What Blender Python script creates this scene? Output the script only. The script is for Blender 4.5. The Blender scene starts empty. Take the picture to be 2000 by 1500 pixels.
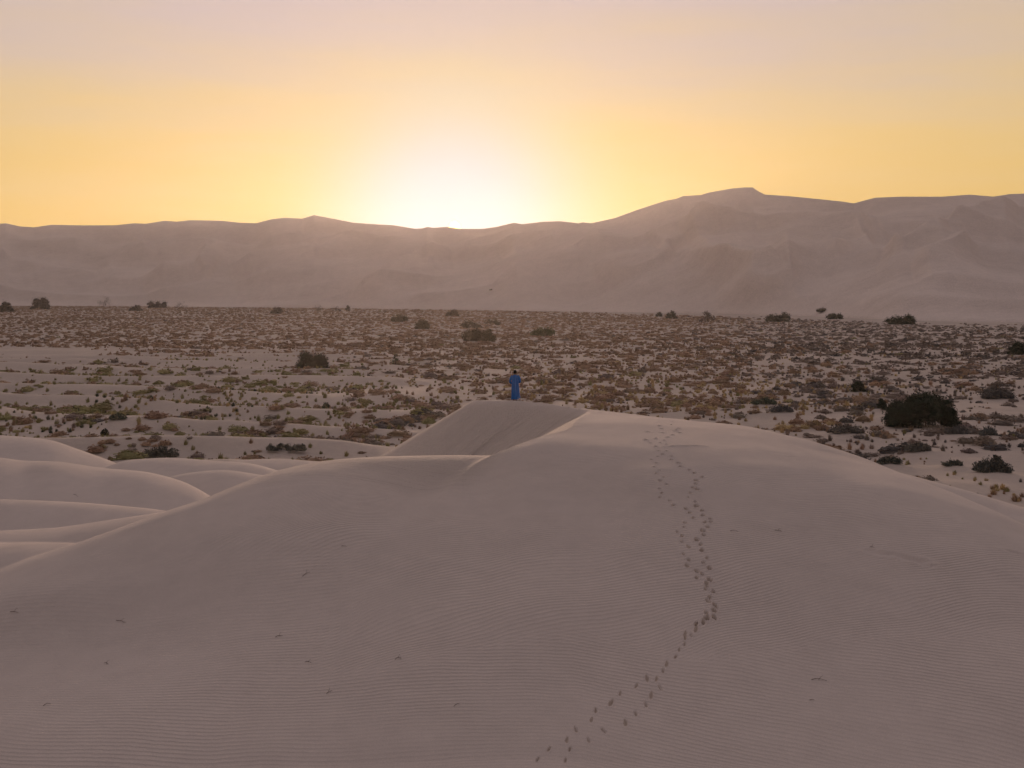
import bpy, math, random, time
import numpy as np
T0 = time.time()
S = bpy.context.scene
COL = S.collection
R = math.radians
rng = np.random.default_rng(7)
random.seed(7)

# ------------------------------------------------------------------ camera
FPX, HOR, CAMZ = 2200.0, 570.0, 15.0        # focal length in photo pixels, horizon row, camera height
cam_d = bpy.data.cameras.new('camera'); cam = bpy.data.objects.new('camera', cam_d); COL.objects.link(cam)
cam.location = (0, 0, CAMZ); cam.rotation_euler = (R(90), 0, 0)
cam_d.sensor_width = 36.0; cam_d.lens = 36.0*FPX/2000.0
cam_d.shift_y = -(750.0-HOR)/2000.0
cam_d.clip_start = 0.1; cam_d.clip_end = 20000
S.camera = cam

# ------------------------------------------------------------------ sky and sun
SUN_EL, SUN_AZ = R(3.3), math.atan((888-1000)/FPX)
sun_dir = (math.sin(SUN_AZ)*math.cos(SUN_EL), math.cos(SUN_AZ)*math.cos(SUN_EL), math.sin(SUN_EL))
def srgb(r, g, b, a=1.0):
    f = lambda c: (c/255/12.92) if c/255 <= 0.04045 else ((c/255+0.055)/1.055)**2.4
    return (f(r), f(g), f(b), a)
W = bpy.data.worlds.new('World'); S.world = W; W.use_nodes = True
wn, wl = W.node_tree.nodes, W.node_tree.links
wn.clear()
def N(tree, typ, **kw):
    n = tree.nodes.new(typ)
    for k, v in kw.items():
        setattr(n, k, v)
    return n
def ramp(tree, stops, interp='LINEAR'):
    n = tree.nodes.new('ShaderNodeValToRGB'); n.color_ramp.interpolation = interp
    e = n.color_ramp.elements
    while len(e) > 1: e.remove(e[-1])
    e[0].position, e[0].color = stops[0]
    for p, c in stops[1:]:
        q = e.new(p); q.color = c
    return n
wt = W.node_tree
wout = N(wt, 'ShaderNodeOutputWorld'); wbg = N(wt, 'ShaderNodeBackground')
wtc = N(wt, 'ShaderNodeTexCoord'); wsep = N(wt, 'ShaderNodeSeparateXYZ')
wl.new(wtc.outputs['Generated'], wsep.inputs[0])
# elevation gradient towards the sun
SKY_SUN = [(0.0, srgb(186,150,112)), (0.48, srgb(200,160,110)), (0.5, srgb(234,192,102)), (0.535, srgb(232,192,110)), (0.56, srgb(230,195,130)),
           (0.583, srgb(222,194,152)), (0.605, srgb(212,190,173)), (0.63, srgb(205,187,189)), (0.70, srgb(207,187,186)), (0.80, srgb(185,171,173)), (1.0, srgb(153,145,149))]
SKY_BACK = [(0.0, srgb(96,84,82)), (0.49, srgb(108,94,90)), (0.5, srgb(114,103,102)), (0.56, srgb(119,108,109)), (0.62, srgb(123,112,113)),
            (0.72, srgb(132,122,124)), (1.0, srgb(153,145,149))]
wel = N(wt, 'ShaderNodeMath', operation='MULTIPLY_ADD'); wel.inputs[1].default_value = 0.5; wel.inputs[2].default_value = 0.5
wl.new(wsep.outputs['Z'], wel.inputs[0])
# thin high cirrus streaks shift the gradient a little
wmap = N(wt, 'ShaderNodeMapping'); wmap.inputs['Scale'].default_value = (2.2, 2.2, 15.0); wmap.inputs['Rotation'].default_value = (0.0, R(4), 0.0)
wl.new(wtc.outputs['Generated'], wmap.inputs[0])
wno = N(wt, 'ShaderNodeTexNoise'); wno.inputs['Scale'].default_value = 1.7; wno.inputs['Detail'].default_value = 5; wno.inputs['Roughness'].default_value = 0.55
wl.new(wmap.outputs[0], wno.inputs['Vector'])
wns = N(wt, 'ShaderNodeMath', operation='MULTIPLY_ADD'); wns.inputs[1].default_value = 0.055; wns.inputs[2].default_value = -0.0275
wl.new(wno.outputs['Fac'], wns.inputs[0])
wea = N(wt, 'ShaderNodeMath', operation='ADD'); wl.new(wel.outputs[0], wea.inputs[0]); wl.new(wns.outputs[0], wea.inputs[1])
r1 = ramp(wt, SKY_SUN); r2 = ramp(wt, SKY_BACK)
wl.new(wea.outputs[0], r1.inputs[0]); wl.new(wea.outputs[0], r2.inputs[0])
wdot = N(wt, 'ShaderNodeVectorMath', operation='DOT_PRODUCT'); wdot.inputs[1].default_value = sun_dir
wl.new(wtc.outputs['Generated'], wdot.inputs[0])
wbk = N(wt, 'ShaderNodeMapRange', interpolation_type='SMOOTHSTEP'); wbk.inputs['From Min'].default_value = -0.3; wbk.inputs['From Max'].default_value = 0.85
wl.new(wdot.outputs['Value'], wbk.inputs['Value'])
mx = N(wt, 'ShaderNodeMixRGB'); wl.new(wbk.outputs[0], mx.inputs[0]); wl.new(r2.outputs[0], mx.inputs[1]); wl.new(r1.outputs[0], mx.inputs[2])
# angle from the sun, in degrees
wac = N(wt, 'ShaderNodeMath', operation='ARCCOSINE'); wl.new(wdot.outputs['Value'], wac.inputs[0])
wdg = N(wt, 'ShaderNodeMath', operation='MULTIPLY'); wdg.inputs[1].default_value = 57.29578/20.0; wl.new(wac.outputs[0], wdg.inputs[0])   # 0..1 over 20 degrees
g1f = ramp(wt, [(0.0, (1,1,1,1)), (0.18, (0.85,)*3+(1,)), (0.30, (0.5,)*3+(1,)), (0.42, (0.2,)*3+(1,)), (0.56, (0.05,)*3+(1,)), (0.75, (0,0,0,1))], 'B_SPLINE')
g2f = ramp(wt, [(0.0, (1,1,1,1)), (0.10, (0.97,)*3+(1,)), (0.18, (0.8,)*3+(1,)), (0.27, (0.42,)*3+(1,)), (0.37, (0.12,)*3+(1,)), (0.48, (0,0,0,1))], 'B_SPLINE')
wl.new(wdg.outputs[0], g1f.inputs[0]); wl.new(wdg.outputs[0], g2f.inputs[0])
m1 = N(wt, 'ShaderNodeMixRGB'); m1.inputs[2].default_value = srgb(216,198,142)
wl.new(g1f.outputs[0], m1.inputs[0]); wl.new(mx.outputs[0], m1.inputs[1])
m2 = N(wt, 'ShaderNodeMixRGB'); m2.inputs[2].default_value = srgb(163,199,224)
wl.new(g2f.outputs[0], m2.inputs[0]); wl.new(m1.outputs[0], m2.inputs[1])
# the sun's own disc, half behind the crest
wcmp = N(wt, 'ShaderNodeMapRange', interpolation_type='SMOOTHSTEP'); wcmp.inputs['From Min'].default_value = 0.36/20; wcmp.inputs['From Max'].default_value = 0.22/20
wl.new(wdg.outputs[0], wcmp.inputs['Value'])
m3 = N(wt, 'ShaderNodeMixRGB'); m3.inputs[2].default_value = (5.0, 3.4, 0.9, 1)
wl.new(wcmp.outputs[0], m3.inputs[0]); wl.new(m2.outputs[0], m3.inputs[1])
# physical sky, same sun, blended in
nish = N(wt, 'ShaderNodeTexSky'); nish.sky_type = 'NISHITA'; nish.sun_disc = False
nish.sun_elevation = SUN_EL; nish.sun_rotation = SUN_AZ; nish.dust_density = 3.0
nsc = N(wt, 'ShaderNodeVectorMath', operation='SCALE'); nsc.inputs['Scale'].default_value = 0.04
wl.new(nish.outputs[0], nsc.inputs[0])
m4 = N(wt, 'ShaderNodeMixRGB'); m4.inputs[0].default_value = 0.10
wl.new(m3.outputs[0], m4.inputs[1]); wl.new(nsc.outputs[0], m4.inputs[2])
wl.new(m4.outputs[0], wbg.inputs[0]); wbg.inputs[1].default_value = 1.0
wl.new(wbg.outputs[0], wout.inputs[0])

sun_d = bpy.data.lights.new('sun', 'SUN'); sun = bpy.data.objects.new('sun', sun_d); COL.objects.link(sun)
sun_d.energy = 4.8; sun_d.angle = R(5.0); sun_d.color = (1.0, 0.66, 0.46)
from mathutils import Vector
sun.rotation_euler = Vector(sun_dir).to_track_quat('Z', 'Y').to_euler()
sun.location = (0, 0, 200)

S.view_settings.view_transform = 'Standard'; S.view_settings.look = 'None'
S.view_settings.exposure = 0.0; S.view_settings.gamma = 1.0; S.view_settings.use_curve_mapping = False
S.render.engine = 'CYCLES'
S.cycles.use_denoising = True
S.cycles.max_bounces = 6; S.cycles.diffuse_bounces = 3; S.cycles.volume_bounces = 0
S.cycles.caustics_reflective = False; S.cycles.caustics_refractive = False

# ------------------------------------------------------------------ helpers
def tag(o, label=None, cat=None, group=None, kind=None):
    if label: o['label'] = label
    if cat: o['category'] = cat
    if group: o['group'] = group
    if kind: o['kind'] = kind
    return o
def mesh_np(name, V, F, smooth=True, attrs=None, mat=None, normals=None):
    """V (n,3) float, F (m,k) int -> mesh; attrs {name: float array or (n,3) colour array}"""
    me = bpy.data.meshes.new(name)
    V = np.ascontiguousarray(V, dtype=np.float32); F = np.ascontiguousarray(F, dtype=np.int32)
    me.vertices.add(len(V)); me.vertices.foreach_set('co', V.ravel())
    k = F.shape[1]
    me.loops.add(F.size); me.loops.foreach_set('vertex_index', F.ravel())
    me.polygons.add(len(F)); me.polygons.foreach_set('loop_start', np.arange(0, F.size, k, dtype=np.int32))
    me.polygons.foreach_set('use_smooth', np.full(len(F), bool(smooth)))
    for an, arr in (attrs or {}).items():
        if arr.ndim == 1:
            a = me.attributes.new(an, 'FLOAT', 'POINT'); a.data.foreach_set('value', arr.astype(np.float32))
        else:
            a = me.attributes.new(an, 'FLOAT_COLOR', 'POINT')
            c = np.ones((len(arr), 4), np.float32); c[:, :3] = arr; a.data.foreach_set('color', c.ravel())
    me.update(calc_edges=True)
    if normals is not None:
        me.normals_split_custom_set_from_vertices(normals.astype(np.float32))
    if mat: me.materials.append(mat)
    return me
def link(name, me, parent=None, loc=None):
    o = bpy.data.objects.new(name, me); COL.objects.link(o)
    if parent: o.parent = parent
    if loc is not None: o.location = loc
    return o
def hin(x, xs, ys):
    """smooth (monotone-limited hermite) interpolation, clamped at the ends"""
    xs = np.asarray(xs, float); ys = np.asarray(ys, float)
    d = np.diff(ys)/np.diff(xs); m = np.zeros_like(ys)
    m[1:-1] = np.where(d[:-1]*d[1:] > 0, 2*d[:-1]*d[1:]/(d[:-1]+d[1:]+1e-12), 0)
    m[0] = d[0]; m[-1] = d[-1]
    xc = np.clip(x, xs[0], xs[-1]); i = np.clip(np.searchsorted(xs, xc)-1, 0, len(xs)-2)
    h = xs[i+1]-xs[i]; t = (xc-xs[i])/h
    return (2*t**3-3*t**2+1)*ys[i]+(t**3-2*t**2+t)*h*m[i]+(-2*t**3+3*t**2)*ys[i+1]+(t**3-t**2)*h*m[i+1]
_perm = np.random.default_rng(3).permutation(4096)
def _h(ix, iy, s):
    return _perm[(ix + _perm[(iy + s*131) & 4095]) & 4095]/4096.0
def noise(x, y, s=0):
    """gradient noise in about -1..1"""
    ix = np.floor(x).astype(np.int64); iy = np.floor(y).astype(np.int64); fx = x-ix; fy = y-iy
    ux = fx*fx*fx*(fx*(fx*6-15)+10); uy = fy*fy*fy*(fy*(fy*6-15)+10)
    def g(dx, dy):
        a = _h(ix+dx, iy+dy, s)*2*np.pi
        return np.cos(a)*(fx-dx)+np.sin(a)*(fy-dy)
    return 1.5*((g(0,0)*(1-ux)+g(1,0)*ux)*(1-uy)+(g(0,1)*(1-ux)+g(1,1)*ux)*uy)
def fbm(x, y, o=4, s=0, gain=0.5):
    r = 0; a = 1.0
    for i in range(o):
        r = r+a*noise(x*2**i+17.3*i, y*2**i-9.1*i, s+i); a *= gain
    return r
def sstep(x, a, b):
    t = np.clip((x-a)/(b-a), 0, 1); return t*t*(3-2*t)
def smax(a, b, k):
    h = np.maximum(k-np.abs(a-b), 0)/k
    return np.maximum(a, b)+h*h*k*0.25
def vpx(z, y): return HOR+(CAMZ-z)/y*FPX
def zpx(v, y): return CAMZ-(v-HOR)/FPX*y

# ------------------------------------------------------------------ shape of the near dunes
# each crest: (column, row, distance) of the line where the dune meets what lies behind it
CREST = {
 'W': [(-400,905,66),(500,845,66),(850,786,66.5),(935,783,66.5),(1000,781,64.5),(1060,787,62.5),(1150,800,60.5),(1250,811,58),(1350,821,56),(1450,834,54),(1550,856,52),(1650,885,50),
       (1750,918,47),(1850,958,44),(1920,989,42),(2000,1026,40),(2150,1092,37),(2600,1250,33),(3300,1400,30)],
 'C': [(-1300,1330,31),(-400,1230,34),(-100,1152,36.5),(0,1110,37.5),(130,1065,38.8),(300,1005,40.5),(400,974,41.5),(470,945,42.5),(560,915,44),(650,898,45),(760,890,45.5),(880,888,46),(1000,889,46),
       (1100,905,47),(1200,945,47),(1300,1000,47),(3300,1500,47)],
 'S': [(-1300,1130,30),(-200,1150,29),(0,1158,28.5),(150,1168,28),(300,1235,27.4),(450,1360,26.6),(650,1560,25.6),(3300,1900,25)],
 'V': [(-1300,1500,55),(1500,1500,55),(1650,905,56),(1750,921,55),(1850,947,53.5),(1950,976,52),(2000,990,51),(2100,1018,50),(2400,1080,48),(3300,1200,45)],
 'A': [(-1300,820,88),(-200,843,86),(0,850,85),(90,858,84),(160,880,83),(230,906,82),(300,940,80),(500,1100,78),(3300,1900,78)],
 'B': [(-1300,870,64),(-200,885,64),(0,894,63),(50,900,63),(100,901,62.5),(200,914,62),(280,921,61),(350,938,60),(410,968,58),(470,1010,57),(600,1150,56),(3300,1900,56)],
 'F': [(-1300,1400,79),(60,1000,79),(180,925,78),(250,899,77),(330,894,76),(420,900,75),(480,904,74),(560,925,72),(640,960,71),(800,1100,70),(3300,1900,70)],
 'G': [(-1300,1400,70),(200,1040,70),(300,945,69),(360,925,68),(430,918,67),(500,926,66),(580,950,65),(700,1050,64),(3300,1900,64)],
 'H': [(-1300,1400,96),(280,1000,94),(380,915,92),(460,899,91),(540,896,90),(620,901,89),(700,905,88),(800,960,87),(3300,1900,80)],
 'D': [(-1300,960,54),(-200,970,53),(0,975,52),(130,980,51.5),(260,990,51),(325,998,50.5),(420,1030,50),(600,1150,49),(3300,1900,48)],
 'E': [(-1300,1100,47),(-200,1052,46.5),(0,1037,46),(100,1032,46),(200,1018,46),(300,1003,46),(400,990,46),(500,1000,46),(700,1150,46),(3300,1900,46)],
 'I': [(-1300,1040,42),(-200,1056,41.5),(0,1058,41),(130,1057,40.5),(220,1070,40),(400,1150,39),(3300,1900,38)],
}
CREST = {k: tuple(np.array(v, float).T) for k, v in CREST.items()}
def layer(k, u, y, mf, w, wf, mn=None, z24=None):
    us, vs, ys = CREST[k]
    yc = hin(u, us, ys); vc = hin(u, us, vs); zc = zpx(vc, yc); sl = -(vc-HOR)/FPX
    t = y-yc
    dn = np.sqrt(t*t+w*w)-w
    if z24 is not None:
        t0 = 24-yc; A = (zc+sl*t0-z24)/(np.sqrt(t0*t0+w*w)-w)
    else:
        A = mn-sl
    return zc+sl*t-np.where(t < 0, A*dn, np.maximum(mf+sl, 0.05)*(np.sqrt(t*t+wf*wf)-wf))
def w_raw(u, y):
    z = layer('W', u, y, 0.5, 60.0, 3.0, z24=4.85)
    return z
# brink of the slip face: near end first
_bk = [(880,24),(905,30),(940,35.5)]
def hit(f, u, v, y0=24.0, y1=110.0, n=3000):
    ys = np.linspace(y0, y1, n); vv = vpx(f(np.full(n, float(u)), ys), ys)
    i = int(np.argmax(vv <= v)) if (vv <= v).any() else n-1
    return ys[i]
BR = [(870,24),(900,30),(935,35)]
for (u, v) in [(953,965),(958,945),(972,922),(1000,893),(1045,871),(1100,852),(1145,837)]:
    BR.append((u, max(hit(w_raw, u, v), BR[-1][1]+0.4)))
_yb = BR[-1][1]
BR += [(1158,(_yb+57.2)/2),(1164,57.2),(1146,58.4),(1110,60.1),(1060,62.4),(1000,64.2),(935,66.8),(925,80),(925,130)]
BR = np.array(BR); BY = np.linspace(24, 130, 700); BU = hin(BY, BR[:,1], BR[:,0]); BX = (BU-1000)/FPX*BY
BZ = w_raw(BU, BY); DS = np.hypot(np.gradient(BX), np.gradient(BY))
SK = 0.30+0.32*sstep(BY, 36.0, 41.0); RK = 0.22+0.7*sstep(-BY, -56.5, -50)+2.0*sstep(-BY, -45, -37)
def slip(u, y, z):
    """cut the dune left of its brink down at the angle of repose"""
    ub = hin(np.clip(y, 24, 130), BR[:,1], BR[:,0])
    inside = (u < ub) & (y > 20) & (u > -1300)
    out = z.copy(); msk = np.zeros_like(z); along = np.zeros_like(z); dd = np.full_like(z, 9.0)
    ii = np.nonzero(inside)[0]
    for c in range(0, len(ii), 20000):
        j = ii[c:c+20000]; x = (u[j]-1000)/FPX*y[j]
        d2 = (x[:,None]-BX[None,:])**2+(y[j][:,None]-BY[None,:])**2
        k = np.argmin(d2, 1); d = np.sqrt(d2[np.arange(len(j)), k])
        s = 0.03+0.59*sstep(BY[k], 33.0, 42.0)
        rnd = 0.25+1.6*sstep(-BY[k], -44, -36)
        T = 0.15; dk = np.sqrt(d2); zk = BZ[None]-SK[None]*(np.sqrt(dk*dk+RK[None]**2)-RK[None])
        m0 = zk.max(1); zz = m0+T*np.log(np.maximum((np.exp((zk-m0[:,None])/T)*(DS*SK/(2*T))[None]).sum(1), .3))
        out[j] = np.minimum(z[j], zz); msk[j] = sstep(BY[k], 39, 43)*sstep(d, 0.05, 1.2); along[j] = k*0.15+0*d; dd[j] = d
    return out, msk, along, dd
def near_dunes(u, y_):
    y = np.maximum(y_, 24.0)                 # the near slope simply runs on down under the camera
    z = w_raw(u, y)
    z, sm, al, dd = slip(u, y, z)
    zc_ = layer('C', u, y, 0.42, 3.5, 3.0, z24=4.85)-0.5*np.exp(-((y-40.5)/3.2)**2)*sstep(u, 620, 860)*sstep(-u, -1120, -1010)
    main = smax(z, zc_, 0.10+0.45*sstep(-y, -46, -37)*sstep(u, 560, 950))
    main = main+0.30*np.exp(-((y-33.2-0.06*(u/50))/1.3)**2)*sstep(-u, -420, -60)
    main = main-(0.75*np.exp(-((y-31.0)/3.6)**2)*sstep(-u, -1000, -300)+0.6*np.exp(-((y-29.5)/3.8)**2)*sstep(u, 900, 1600))*sstep(y, 22, 26)
    main = smax(main, layer('V', u, y, 0.42, 5.0, 4.0, mn=0.30), 0.1)
    main = smax(main, 2.6+0*z, 1.5) if False else main
    near = 2.8*sstep(-y, -34, -26)-1.0
    main = smax(main, near, 1.0)
    L = [main]
    for k, mf, w, wf, mn in (('I',.3,2,3,.22),('E',.3,2.5,3,.12),('D',.34,2.5,3,.28),('B',.34,5,3,.27),('G',.4,2,3,.16),('F',.4,3,3,.18),('H',.4,3,3,.12),('A',.4,5,3,.2)):
        L.append(layer(k, u, y, mf, w, wf, mn=mn))
    L = np.array(L); own = np.argmax(L, 0)
    z = L[0]
    for l in L[1:]: z = smax(z, l, 0.10)
    own[z < -0.35] = 0
    z = np.maximum(z-0.16*(y-y_)**2/(y-y_+6.0), -0.8)
    y = y_
    x = (u-1000)/FPX*y
    # broad, soft unevenness of wind-blown sand, nil on the slip face
    z = z+(0.10*noise(x*0.11+3, y*0.16, 5)+0.05*noise(x*0.3, y*0.35, 6))*(1-sm)*sstep(y, 8, 26)
    return z, own, sm*(own == 0), al, dd
def near_z(u, y):
    return near_dunes(np.atleast_1d(np.asarray(u, float)), np.atleast_1d(np.asarray(y, float)))[0]
def dune_hit(u, v):
    return hit(near_z, u, v)

# ------------------------------------------------------------------ the scrub plain
BUSH_BUMPS = []      # (x, y, radius, height) little dunes heaped round the big bushes
def plain_z(u, y):
    x = (u-1000)/FPX*y
    f = sstep(y, 60, 90)
    z = (0.20+0.16*sstep(-y, -220, -130))*fbm(x*0.045, y*0.06, 3, 21)+0.10*noise(x*0.2, y*0.25, 25)
    # long low sand ridges on the left
    wl_ = sstep(-u, -1050, -500)*sstep(-y, -330, -230)
    q = y*0.052+x*0.012+0.7*noise(x*0.018, y*0.02, 31)
    rid = (0.5+0.5*np.sin(q*2*np.pi))**1.7
    z = z+wl_*0.95*(rid-0.35)*1.25
    z = z+0.45*sstep(u, 1300, 1700)*sstep(-y, -150, -80)*noise(x*0.05+5, y*0.09, 33)
    for (bx, by, br, bh) in BUSH_BUMPS:
        d2 = ((x-bx)/br)**2+((y-by)/br)**2
        z = z+bh*np.exp(-d2)
    # edge rises gently onto the feet of the great dunes
    yb = hin(u, HB[0], HB[2])
    z = z*(1-sstep(y, yb*0.7, yb*0.95)*0.8)
    return z*f
# ------------------------------------------------------------------ the great dunes behind
SKY = [(-1300,420),(-300,425),(-60,440),(0,437),(12,436),(38,442),(66,444),(100,439),(160,440),(225,440),(262,436),(285,437),(322,431),(345,433),(370,430),(430,431),(470,435),(500,436),(530,428),(556,425),(590,427),(613,420),
       (650,427),(690,435),(735,438),(770,440),(812,447),(826,446),(834,443),(846,445),(872,443),(900,447),(942,447),(970,443),(1004,435),(1020,438),(1060,433),(1095,432),(1130,436),(1138,434),(1155,436),(1200,426),(1250,408),(1300,392),
       (1322,388),(1333,383),(1368,381),(1385,376),(1430,368),(1455,366),(1470,366),(1482,374),(1494,380),(1540,383),(1600,389),(1640,393),(1668,397),(1690,391),(1710,386),(1760,384),(1840,384),(1894,380),(1940,384),(1972,379),(2000,378),(2100,385),(2500,372),(3300,410)]
SKY = np.array(SKY, float).T
HB = np.array([(-1300,597,0),(0,597,0),(500,600,0),(900,605,0),(1150,609,0),(1400,613,0),(1600,619,0),(1800,627,0),(2000,630,0),(3300,650,0)], float).T
HB[2] = CAMZ*FPX/(HB[1]-HOR)
def spur(u, vn, pts, amp, wa, wb):
    """asymmetric ridge along a line on the dune face: steep on one side, gentle on the other"""
    P = np.array(pts, float); best = np.full(u.shape, 1e9); sd = np.zeros_like(u); fade = np.zeros_like(u)
    n = len(P)-1
    for i in range(n):
        a, b = P[i], P[i+1]; ab = b-a; L2 = ab@ab
        t = np.clip(((u-a[0])*ab[0]+(vn-a[1])*ab[1])/L2, 0, 1)
        dx = u-(a[0]+t*ab[0]); dy = vn-(a[1]+t*ab[1]); d = np.hypot(dx, dy)
        s = np.sign(ab[0]*dy-ab[1]*dx); w = d < best
        best = np.where(w, d, best); sd = np.where(w, s, sd); fade = np.where(w, (i+t)/n, fade)
    wdt = np.where(sd > 0, wa, wb)
    pr = np.exp(-best/wdt*(best/(best+3.0)))
    return amp*pr*np.clip(np.minimum(fade*5, (1-fade)*5), 0, 1)
SPURS = [([(1478,372),(1500,385),(1530,408),(1555,420)],5,10,26), ([(1440,405),(1400,435),(1360,458),(1332,476)],7,8,40),
 ([(1440,405),(1520,425),(1620,440),(1700,460),(1740,480)],4,30,10), ([(1990,428),(1960,432),(1920,440),(1870,462),(1835,480),(1780,485)],7,10,40),
 ([(1730,505),(1765,520),(1810,498),(1850,470)],5,30,14), ([(1400,470),(1320,484),(1290,510)],5,30,12), ([(1320,505),(1280,528),(1240,540),(1160,548)],5,28,12),
 ([(1320,505),(1400,540),(1470,562),(1500,558),(1540,545),(1620,536)],8,14,34), ([(1535,545),(1545,575),(1500,592),(1400,598)],5,34,14),
 ([(1700,485),(1680,500),(1600,540)],4,24,12),
 ([(440,500),(380,520),(340,540),(280,560)],6,12,30), ([(385,530),(410,552)],4,10,20), ([(300,487),(250,505),(190,530)],4,12,24), ([(620,490),(540,505),(450,540)],5,12,26),
 ([(880,492),(820,510),(760,545),(700,570)],7,10,26), ([(980,500),(1040,480),(1100,470)],4,12,26), ([(180,475),(100,492),(30,520)],4,12,24), ([(850,535),(760,560),(680,590)],4,10,22),
 ([(560,460),(480,480),(380,500)],4,10,22), ([(1220,450),(1130,500),(1040,540),(960,560)],5,12,30), ([(740,455),(650,490),(560,540),(480,560)],4,12,24), ([(1900,500),(1860,530),(1780,560)],4,14,26), ([(1650,500),(1590,520),(1500,530)],3,14,26)]
def hill_z(u, y, yb, yc):
    vc = np.interp(u, SKY[0], SKY[1]); zc = zpx(vc, yc)
    t = (y-yb)/(yc-yb); tt = np.clip(t, 0, 1)
    s = 0.30*tt+0.70*tt**1.25
    s = s-0.12*np.exp(-((tt-0.0)/0.12)**2)*0
    z = zc*s
    x = (u-1000)/FPX*y
    vb = np.interp(u, HB[0], HB[1]); vn = vb+(vc-vb)*tt
    env = sstep(tt, 0.0, 0.12)*sstep(1-tt, 0.0, 0.28)
    wx = x*0.0042+0.5*noise(x*0.004, y*0.004, 41); wy = y*0.008+x*0.003
    rd = 1-np.sqrt(fbm(wx, wy, 2, 43)**2+0.003)*1.5
    rel = 11*(rd-0.5)+4*fbm(x*0.009-y*0.004, y*0.012, 2, 47)
    rel = rel+0.5*noise(x*0.06, y*0.08, 51)
    for pts, amp, wa, wb in SPURS: rel = rel+2.2*spur(u, vn, pts, amp, wa, wb)
    z = z+rel*env
    lim = zpx(vc+1.5, y); z = np.where(y < yc, -smax(-z, -lim, 1.5), z)
    # brow of the crest, then the hidden far side
    over = np.maximum(y-yc, 0)
    z = z-0.45*(np.sqrt(over**2+12**2)-12)
    z = z-2.0*sstep(-tt, -0.02, 0.0)
    return z

# ------------------------------------------------------------------ polar sheets
def columns(step, fine=None):
    c = list(np.arange(-1200, -60, 40.0))
    if fine:
        c += list(np.arange(-60, fine[0], step))+list(np.arange(fine[0], fine[1], fine[2]))+list(np.arange(fine[1], 2060, step))
    else:
        c += list(np.arange(-60, 2060, step))
    c += list(np.arange(2060, 3201, 40.0))
    return np.array(c)
def sheet(cols, rows, back=54):
    """grid of (u, y) pairs; in front x = (u-1000)/f*y, behind the camera rings that close the circle"""
    th = np.linspace(R(45), R(315), back+2)[1:-1]
    ub = 3200+(th-R(45))/R(270)*(-1200-3200)
    U = np.concatenate([cols, ub])
    UU, YY = np.meshgrid(U, rows)
    X = (UU-1000)/FPX*YY; Y = YY.copy()
    k = len(cols); rr = rows[:, None]*math.sqrt(2)
    X[:, k:] = rr*np.sin(th)[None]; Y[:, k:] = rr*np.cos(th)[None]
    return U, UU, YY, X, Y
def grid_faces(nr, nc, wrap=True):
    i = np.arange(nr-1)[:, None]*nc; j = np.arange(nc if wrap else nc-1)[None]
    j2 = (j+1) % nc
    return np.stack([i+j, i+j2, i+nc+j2, i+nc+j], -1).reshape(-1, 4)
def grid_normals(X, Y, Z):
    P = np.stack([X, Y, Z], -1)
    du = np.empty_like(P); du[:, 1:-1] = P[:, 2:]-P[:, :-2]; du[:, 0] = P[:, 1]-P[:, -1]; du[:, -1] = P[:, 0]-P[:, -2]
    dv = np.empty_like(P); dv[1:-1] = P[2:]-P[:-2]; dv[0] = P[1]-P[0]; dv[-1] = P[-1]-P[-2]
    n = np.cross(du, dv); n /= np.linalg.norm(n, axis=-1, keepdims=True)+1e-12
    n[n[..., 2] < 0] *= -1
    return n

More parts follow.
